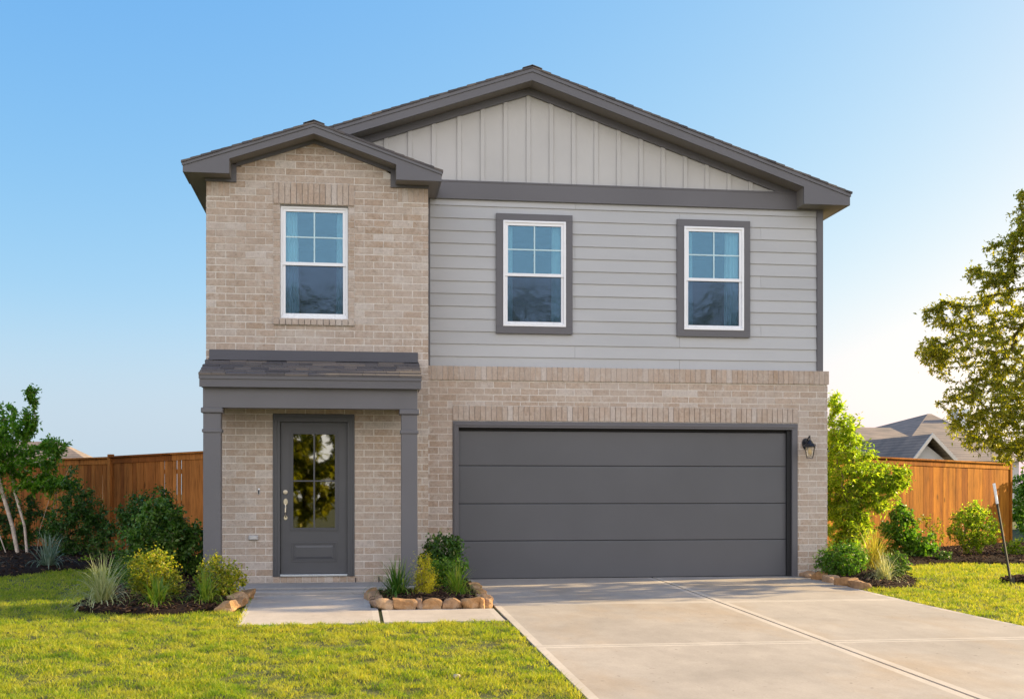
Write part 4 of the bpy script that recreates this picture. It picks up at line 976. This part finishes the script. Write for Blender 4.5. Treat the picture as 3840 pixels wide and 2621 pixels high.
# --- right side
tall=thing('shrub','tall airy yellow green shrub against the right corner of the house','shrub',(8.35,18.9,0))
tb=[[(random.uniform(-.25,.25),random.uniform(-.2,.2),-.05),(random.uniform(-.3,.35),random.uniform(-.2,.2),.7),(random.uniform(-.3,.4),random.uniform(-.2,.2),1.2)] for _ in range(7)]
T=np.concatenate([blob(480,-.10,0,1.5,.62,.5,.80,.1),blob(140,-.15,0,2.25,.35,.3,.40,.1),blob(40,-.28,0,2.75,.10,.12,.22,0),blob(170,.50,0,1.35,.42,.35,.46,.1),blob(60,.85,0,1.50,.20,.2,.25,0),blob(220,-.15,0,.7,.55,.4,.45,.1)])
woody(tall,tb,T,(.075,.30),M['l_lime'],M['bark'],twig=.0028,trunk=.016,lper=14,lsp=.09,seg=.14,wig=.04,core=7000)
bush('shrub','low fresh green shrub at the foot of the brick corner, right of the garage','shrub',7.0,16.15,[(0,0,.27,.38,.32,.27),(-.22,0,.18,.2,.2,.16)],340,(.042,.45),M['l_lush'],core=2200)
tuft('ornamental_grass','golden feathery grass between the tall shrub and the low green shrub','ornamental grass',7.78,16.85,420,.74,.009,.5,M['g_gold'],droop=1.8)
tuft('ornamental_grass','pale striped grass clump in front of the right bed by the lawn','ornamental grass',7.30,15.45,300,.46,.009,.75,M['g_pale'],droop=1.7)
bush('shrub','small dark green shrub right of the pale striped grass','shrub',7.72,15.95,[(0,0,.2,.2,.2,.2)],110,(.04,.5),M['l_mid'],core=200)
bush('shrub','broadleaf green shrub before the left end of the right fence','shrub',9.75,19.9,[(0,0,.55,.25,.25,.5),(.35,0,.28,.35,.3,.26),(-.1,0,.9,.15,.15,.2),(-.3,0,.4,.25,.2,.3)],260,(.065,.6),M['l_lush'],core=1800)
bush('shrub','light yellow green shrub in front of the middle of the right fence','shrub',11.45,20.5,[(0,0,.55,.52,.4,.42),(.0,0,.8,.3,.3,.28)],420,(.048,.5),M['l_lime'],core=1500)
bush('shrub','dusty brown green shrub left behind the light shrub at the right fence','shrub',10.95,21.4,[(0,0,.45,.4,.3,.4)],110,(.04,.4),M['l_oak'],core=100)
bush('shrub','tiny blue green plant in the mulch before the right fence','small plant',10.35,19.55,[(0,0,.1,.18,.15,.09)],30,(.05,.5),M['l_mid'])
bush('shrub','low yellow ground cover clump right of the light shrub','small plant',12.3,20.3,[(0,0,.2,.42,.3,.18)],150,(.045,.5),M['l_lime'],core=100)
bush('shrub','golden low shrub behind the leaning stake','shrub',12.95,20.2,[(0,0,.3,.4,.3,.3)],170,(.045,.45),M['l_yel'],core=100)
bush('shrub','bushy yellow green shrub at the right edge past the fence end','shrub',14.1,20.9,[(0,0,.5,.6,.4,.5),(.25,0,1.0,.5,.4,.45),(.5,0,1.5,.35,.3,.3)],420,(.055,.5),M['l_lime'],core=2500)
bush('shrub','tall green shrub at the right edge behind the fence end','shrub',16.6,26.4,[(-.2,0,.9,.8,.6,.9),(.0,0,1.5,.6,.5,.5)],320,(.09,.5),M['l_lush'],core=4000)
oak=thing('oak_tree','large olive green tree reaching into the photo from the right edge','tree',(11.08,16.3,.05))
tb=[[(0,0,-.2),(.03,0,.7),(-.02,0,1.4),(.05,0,2.0),(0,0,3.0),(.05,0,4.2),(0,0,5.2),(.0,0,6.2),(0,0,7.2)]]
bl=[(190,-2.05,.1,3.25,.66,.9,.42,0),(60,-2.50,0,3.80,.26,.3,.22,0),(60,-2.60,0,3.25,.22,.3,.20,0),(170,-1.70,.0,3.85,.62,.9,.42,0),(80,-1.95,-.4,4.32,.35,.4,.22,0),(190,-1.85,-.2,2.50,.70,1.0,.40,0),(240,-1.60,-.1,2.10,.68,1.1,.36,0),(110,-1.2,-.5,4.45,.55,.45,.35,0),(50,-1.35,-.5,4.95,.40,.3,.2,0),(240,-1.1,-.1,2.9,.7,1.1,.6,0),(60,-.95,-.45,5.4,.22,.3,.25,0),(150,-1.0,-.1,1.80,.60,1.0,.24,0),
(200,-.5,-.1,3.4,.8,1.1,1.0,.0),(200,-.3,-.2,2.2,.9,1.1,.6,0),(60,-.3,-.5,4.8,.7,.5,.6,0),(150,.9,-.4,3.6,1.2,.6,1.0,.2),(60,-1.45,-.45,5.15,.24,.3,.42,0),(50,-1.75,-.45,4.72,.32,.3,.2,0),(190,.2,.0,6.1,1.3,.8,.65,.1),(190,.4,.1,7.2,1.3,1.0,.8,.1),(80,1.0,.2,8.1,.9,.9,.5,.1)]
T=np.concatenate([blob(b[0],*b[1:7],shell=b[7]) for b in bl])
woody(oak,tb,T,(.060,.38),M['l_oak'],M['bark'],twig=.0020,trunk=.085,lper=15,lsp=.085,seg=.16,wig=.05,clear=1.2,lname='crown',sname='trunk',core=17000,lean_up=.2,pw=.5)
st=thing('tree_stake','leaning dark metal stake with white tip in the right lawn','tree stake',(9.03,15.15,zgf(9,15.15)))
m=MB(); m.tube([(0,0,-.15),(-.235,0,1.12)],.017,6); m.box(-.02,.02,-.006,.006,.0,.10); m.build('pole',M['tpost'],st)
m=MB(); m.tube([(-.235,0,1.12),(-.285,0,1.40)],.019,6); m.build('tip',M['white'],st)
mm=MB(); n=10
for i in range(3): pass
vs=[(.035*math.cos(a)*s_,.028*math.sin(a)*s_,z_) for s_,z_ in ((.7,0),(1,.012),(.75,.026),(.2,.032)) for a in [2*math.pi*k/10 for k in range(10)]]
mm.add(vs,[(r_*10+k,r_*10+(k+1)%10,(r_+1)*10+(k+1)%10,(r_+1)*10+k) for r_ in range(3) for k in range(10)]+[tuple(range(30,40))])
o=mm.build('pebble',mat_simple('pale_pebble',(.55,.44,.34),.8,0,40,.2,.3),smooth=True); o.location=(.79,8.98,zgf(0,8.98)-.002); tag(o,'small pale pebble lying in the sunlit front lawn','pebble')

# ------------------------------------------------------------------ fences
def fence(name,label,p0,p1,zt0,zt1,mat,gap=.004,wide=.14,posts=(),z0=.03,gaps_rand=False,seed=1):
    rn=random.Random(seed)
    dx,dy=p1[0]-p0[0],p1[1]-p0[1]; Ln=math.hypot(dx,dy); an=math.atan2(dy,dx)
    root=thing(name,label,'fence',(p0[0],p0[1],0),an)
    zt=lambda x: zt0+(zt1-zt0)*x/Ln
    m=MB(); x=0
    while x<Ln:
        w=wide*rn.uniform(.93,1.04); g_=gap if not gaps_rand else rn.choice([.003,.004,.022,.028,.004,.024,.004,.030,.003])
        lean=rn.uniform(-.004,.004); y=rn.uniform(-.003,.003)
        a,b=x,min(x+w-g_,Ln)
        if b-a>.02: m.add([(a,y-.007,z0),(b,y-.007,z0),(b,y+.007,z0),(a,y+.007,z0),(a+lean,y-.009,zt(x)-.12),(b+lean,y-.009,zt(x)-.12),(b+lean,y+.009,zt(x)-.12),(a+lean,y+.009,zt(x)-.12)],[(0,3,2,1),(4,5,6,7),(0,1,5,4),(1,2,6,5),(2,3,7,6),(3,0,4,7)])
        x+=w
    m.build('board_panel',mat,root)
    m=MB(); k=0
    segs=[0]+[p for p in posts]+[Ln]
    segs=sorted(set(segs))
    for a,b in zip(segs[:-1],segs[1:]):
        za,zb=zt(a),zt(b)
        m.add([(a,-.028,za-.15),(b-.003,-.028,zb-.15),(b-.003,-.011,zb-.15),(a,-.011,za-.15),(a,-.028,za-.035),(b-.003,-.028,zb-.035),(b-.003,-.011,zb-.035),(a,-.011,za-.035)],[(0,3,2,1),(4,5,6,7),(0,1,5,4),(1,2,6,5),(2,3,7,6),(3,0,4,7)])
    m.build('trim_board',mat,root,bevel=.002)
    m=MB()
    for a,b in zip(segs[:-1],segs[1:]):
        za,zb=zt(a),zt(b)
        m.add([(a,-.075,za-.034),(b-.003,-.075,zb-.034),(b-.003,.075,zb-.034),(a,.075,za-.034),(a,-.075,za),(b-.003,-.075,zb),(b-.003,.075,zb),(a,.075,za)],[(0,3,2,1),(4,5,6,7),(0,1,5,4),(1,2,6,5),(2,3,7,6),(3,0,4,7)])
    m.build('cap_rail',mat,root,bevel=.003)
    m=MB(); 
    for zz in (.35,1.0,1.6): m.box(0,Ln,.012,.05,zz,zz+.088)
    m.build('back_rail',mat,root)
    return root,zt,Ln
A=(-1.95,21.80); B=(-4.90,25.0); Cc=(-10.5,31.0)
f1,zt,Ln=fence('fence','reddish cedar privacy fence left of the house, nearer section','' or A,B,2.03,1.98,M['woodL'],gaps_rand=True,seed=4,posts=(2.2,))
f1.rotation_euler=(0,0,math.atan2(B[1]-A[1],B[0]-A[0]))
m=MB(); m.box(Ln-.05,Ln+.05,-.06,.04,.0,2.02); m.build('post',M['woodL'],f1,bevel=.004)
f2,zt,Ln=fence('fence','reddish cedar privacy fence behind the multi stemmed tree, farther left section',(B[0]-.04,B[1]+.05),Cc,1.97,1.95,M['woodL'],gaps_rand=True,seed=9,posts=(2.4,4.8,7.2))
f3,zt,Ln=fence('fence','golden cedar privacy fence right of the house',(7.6,20.9),(15.5,26.15),2.0,1.93,M['woodR'],seed=5,posts=(2.4,4.1,6.4))
m=MB(); m.box(Ln-.04,Ln+.05,-.04,.05,0,1.93); m.build('post',M['woodR'],f3)
# fix orientation of the trim for the left fences: boards' front must face the camera
for f_ in (f1,f2):
    for ch in list(f_.children):
        for v in ch.data.vertices: v.co.y=-v.co.y
        ch.data.flip_normals()

# ------------------------------------------------------------------ neighbours
def quadroof(mb,pts,th=.12): 
    mb.add(pts,[tuple(range(len(pts)))]); mb.add([(x,y,z-th) for x,y,z in pts],[tuple(range(len(pts)-1,-1,-1))])
nb=thing('neighbouring_house','grey house with hipped brown roof beyond the right fence','house',(22.5,47,0))
m=MB(); m.box(.7,6.2,.7,14,0,2.6); m.prism([(-.75,0),(.6,0),(.6,2.5),(-.12,3.05),(-.9,2.45),(-.9,0)],-3.4,.8); m.build('wall',M['far_wall'],nb)
m=MB()
# main hip, tall peak set back
m.add([(.3,.35,2.57),(6.4,.35,2.57),(9.0,20,2.57),(-1.5,20,2.57),(7.5,11.4,5.34),(7.7,11.4,5.34)],[(0,1,5,4),(1,2,5),(2,3,4,5),(3,0,4),(3,2,1,0)])
# left lower wing: ridge and front slope
m.add([(-.9,2.3,3.25),(3.0,2.3,3.25),(7,11,3.25),(-2.6,11,3.25),(1.3,7.2,4.36),(3.4,7.2,4.36)],[(0,1,5,4),(1,2,5),(2,3,4,5),(3,0,4),(3,2,1,0)])
m.add([(-1.0,-3.8,2.42),(-1.0,3,2.42),(-.13,3,3.50),(-.13,-3.8,3.50),(.95,-3.8,2.42),(.95,3,2.42)],[(0,3,2,1),(3,4,5,2)]); m.add([(-1.0,-3.8,2.34),(-1.0,3,2.34),(-.13,3,3.42),(-.13,-3.8,3.42),(.95,-3.8,2.34),(.95,3,2.34)],[(0,1,2,3),(3,2,5,4)])
m.build('roof',M['farshingle'],nb)
m=MB(); m.prism([(-.13,3.36),(-.98,2.30),(-1.06,2.38),(-.13,3.54),(1.02,2.40),(.94,2.30)],-3.86,-3.80); m.build('fascia',M['far_trim'],nb); m=MB(); m.box(-1.0,3.0,2.2,2.28,3.12,3.27); m.build('fascia',M['far_trim'],nb)
m=MB(); m.box(-.6,2.8,2.6,9,0,3.2); m.build('wall',M['far_white'],nb)
m=MB(); m.box(8.0,8.7,9.2,9.9,4.2,5.45); m.build('chimney',M['far_white'],nb)
nb2=thing('neighbouring_house','pale house glimpsed behind the right end of the fence','house',(19.5,30,0),R(-25))
m=MB(); m.box(0,9,0,8,0,2.7); m.build('wall',M['far_white'],nb2)
m=MB(); m.add([(-.4,-.4,2.68),(9.4,-.4,2.68),(9.4,8.4,2.68),(-.4,8.4,2.68),(3.5,4,3.5),(5.5,4,3.5)],[(0,1,5,4),(1,2,5),(2,3,4,5),(3,0,4),(3,2,1,0)]); m.build('roof',M['farshingle'],nb2)
m=MB(); m.box(1.0,2.0,-.03,-.002,.9,2.1); m.build('window',M['glass_dn'],nb2)
nb3=thing('neighbouring_house','house whose brown roof tip shows above the left fence','house',(-21.3,60,0),0)
m=MB(); m.box(.4,8.6,.4,4.8,0,2.4); m.build('wall',M['far_wall'],nb3)
m=MB(); m.add([(0,0,2.4),(9,0,2.4),(9,5.2,2.4),(0,5.2,2.4),(2.5,2.6,3.80),(6.5,2.6,3.80)],[(0,1,5,4),(1,2,5),(2,3,4,5),(3,0,4),(3,2,1,0)]); m.build('roof',M['farshingle'],nb3)
m=MB(); m.box(-.04,9.04,-.05,0-.002,2.25,2.42); m.build('fascia',M['far_trim'],nb3)
# trees across the street, mirrored in the door and the lower panes
for i,(x,y,s_) in enumerate([(-1.7,-9,1.8),(6.4,-10,1.95),(13.6,-10,1.95)]):
    tr=thing('street_tree',['leafy tree across the street, mirrored at left in the door glass','leafy tree across the street, mirrored at right in the door glass','leafy tree across the street facing the garage'][i],'tree',(x,y,-.32),0,'trees across the street')
    T=np.concatenate([blob(220,0,0,3.2*s_,1.9*s_,1.7*s_,1.7*s_,.3),blob(160,.9,0,2.2,2.4,1.4,1.7,.1),blob(160,-.9,.3,1.9,2.4,1.4,1.6,.1)])
    woody(tr,[[(0,0,-.1),(0,.05,.8),(.1,0,1.5),(.05,0,2.4)]],T,(.20,.5),M['l_oak'],M['bark'],twig=.006,trunk=.13,lper=26,lsp=.28,seg=.4,wig=.1,clear=.7,lname='crown',sname='trunk',core=14000)

# ------------------------------------------------------------------ light, sky, camera
EL,AZ=R(19),R(10.5)     # azimuth: from +X (right) towards +Y (behind the house)
sd=Vector((math.cos(EL)*math.cos(AZ),math.cos(EL)*math.sin(AZ),math.sin(EL)))
sun=bpy.data.lights.new('sun','SUN'); sun.energy=5.0; sun.angle=R(.6); sun.color=(1,.77,.42)
so=bpy.data.objects.new('sun',sun); C.objects.link(so); so.rotation_euler=sd.to_track_quat('Z','Y').to_euler()
EXPO=1.4
nt=W.node_tree; bg=nt.nodes['Background']; sky=nt.nodes.new('ShaderNodeTexSky'); sky.sky_type='NISHITA'; sky.sun_disc=False
sky.sun_elevation=EL; sky.sun_rotation=math.pi/2-AZ; sky.altitude=50; sky.air_density=1.0; sky.dust_density=2.0; sky.ozone_density=3.0
def wn(t,op=None,*ins):
    x=nt.nodes.new(t)
    if op: x.operation=op
    for k,q in enumerate(ins):
        if isinstance(q,bpy.types.NodeSocket): nt.links.new(q,x.inputs[k])
        elif q is not None: x.inputs[k].default_value=q
    return x
# tone of the hazy evening sky: per channel power curve on the physical sky
sp=wn('ShaderNodeSeparateColor',None,sky.outputs[0]); cc=nt.nodes.new('ShaderNodeCombineColor')
for k,(g_,a_,mx_) in enumerate(((1.3,2.33,1.2),(.74,1.33,1.2),(.186,1.03,1.2))):
    v=wn('ShaderNodeMath','MULTIPLY',sp.outputs[k],.15).outputs[0]; v=wn('ShaderNodeMath','POWER',v,g_).outputs[0]; v=wn('ShaderNodeMath','MULTIPLY',v,a_).outputs[0]
    v=wn('ShaderNodeMath','MINIMUM',v,mx_).outputs[0]; nt.links.new(v,cc.inputs[k])
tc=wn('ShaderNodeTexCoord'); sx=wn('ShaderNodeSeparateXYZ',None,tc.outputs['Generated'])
# added fill light: sky behind the camera whitened to brighten the shaded facade
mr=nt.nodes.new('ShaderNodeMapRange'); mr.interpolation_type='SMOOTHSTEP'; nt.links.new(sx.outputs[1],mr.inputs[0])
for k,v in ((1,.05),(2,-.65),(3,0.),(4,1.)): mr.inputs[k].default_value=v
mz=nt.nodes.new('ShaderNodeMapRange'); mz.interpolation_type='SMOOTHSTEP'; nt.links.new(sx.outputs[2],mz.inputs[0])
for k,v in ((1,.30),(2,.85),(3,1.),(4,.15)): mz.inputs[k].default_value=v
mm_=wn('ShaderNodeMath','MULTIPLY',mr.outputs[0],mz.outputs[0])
def mrange(sock,a,b,c,d):
    q=nt.nodes.new('ShaderNodeMapRange'); q.interpolation_type='SMOOTHSTEP'; nt.links.new(sock,q.inputs[0])
    for k,v in ((1,a),(2,b),(3,c),(4,d)): q.inputs[k].default_value=v
    return q.outputs[0]
lowf=wn('ShaderNodeMath','MULTIPLY',mrange(sx.outputs[2],0.,.17,.85,0.),mrange(sx.outputs[0],-.05,.42,1.,0.)).outputs[0]
lowm=nt.nodes.new('ShaderNodeMix'); lowm.data_type='RGBA'; nt.links.new(lowf,lowm.inputs[0]); nt.links.new(cc.outputs[0],lowm.inputs[6]); lowm.inputs[7].default_value=(.60,.735,.80,1)
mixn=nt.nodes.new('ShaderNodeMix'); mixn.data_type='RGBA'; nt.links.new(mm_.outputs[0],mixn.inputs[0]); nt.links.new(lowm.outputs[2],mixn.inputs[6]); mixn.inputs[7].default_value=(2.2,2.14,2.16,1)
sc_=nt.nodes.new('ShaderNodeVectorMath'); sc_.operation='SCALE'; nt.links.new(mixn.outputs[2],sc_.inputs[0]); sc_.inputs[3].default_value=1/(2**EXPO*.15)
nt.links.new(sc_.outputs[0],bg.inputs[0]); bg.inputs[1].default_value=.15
cam=bpy.data.cameras.new('camera'); co=bpy.data.objects.new('camera',cam); C.objects.link(co); sc.camera=co
cam.sensor_width=36; cam.lens=36*2670/2324; cam.clip_end=3000
cam.shift_y=322/2324
co.location=(0,0,1.258); co.rotation_euler=(math.pi/2,0,-math.atan(362/2670))
sc.view_settings.view_transform='Standard'; sc.view_settings.look='None'; sc.view_settings.exposure=EXPO; sc.view_settings.gamma=1
sc.render.engine='CYCLES'
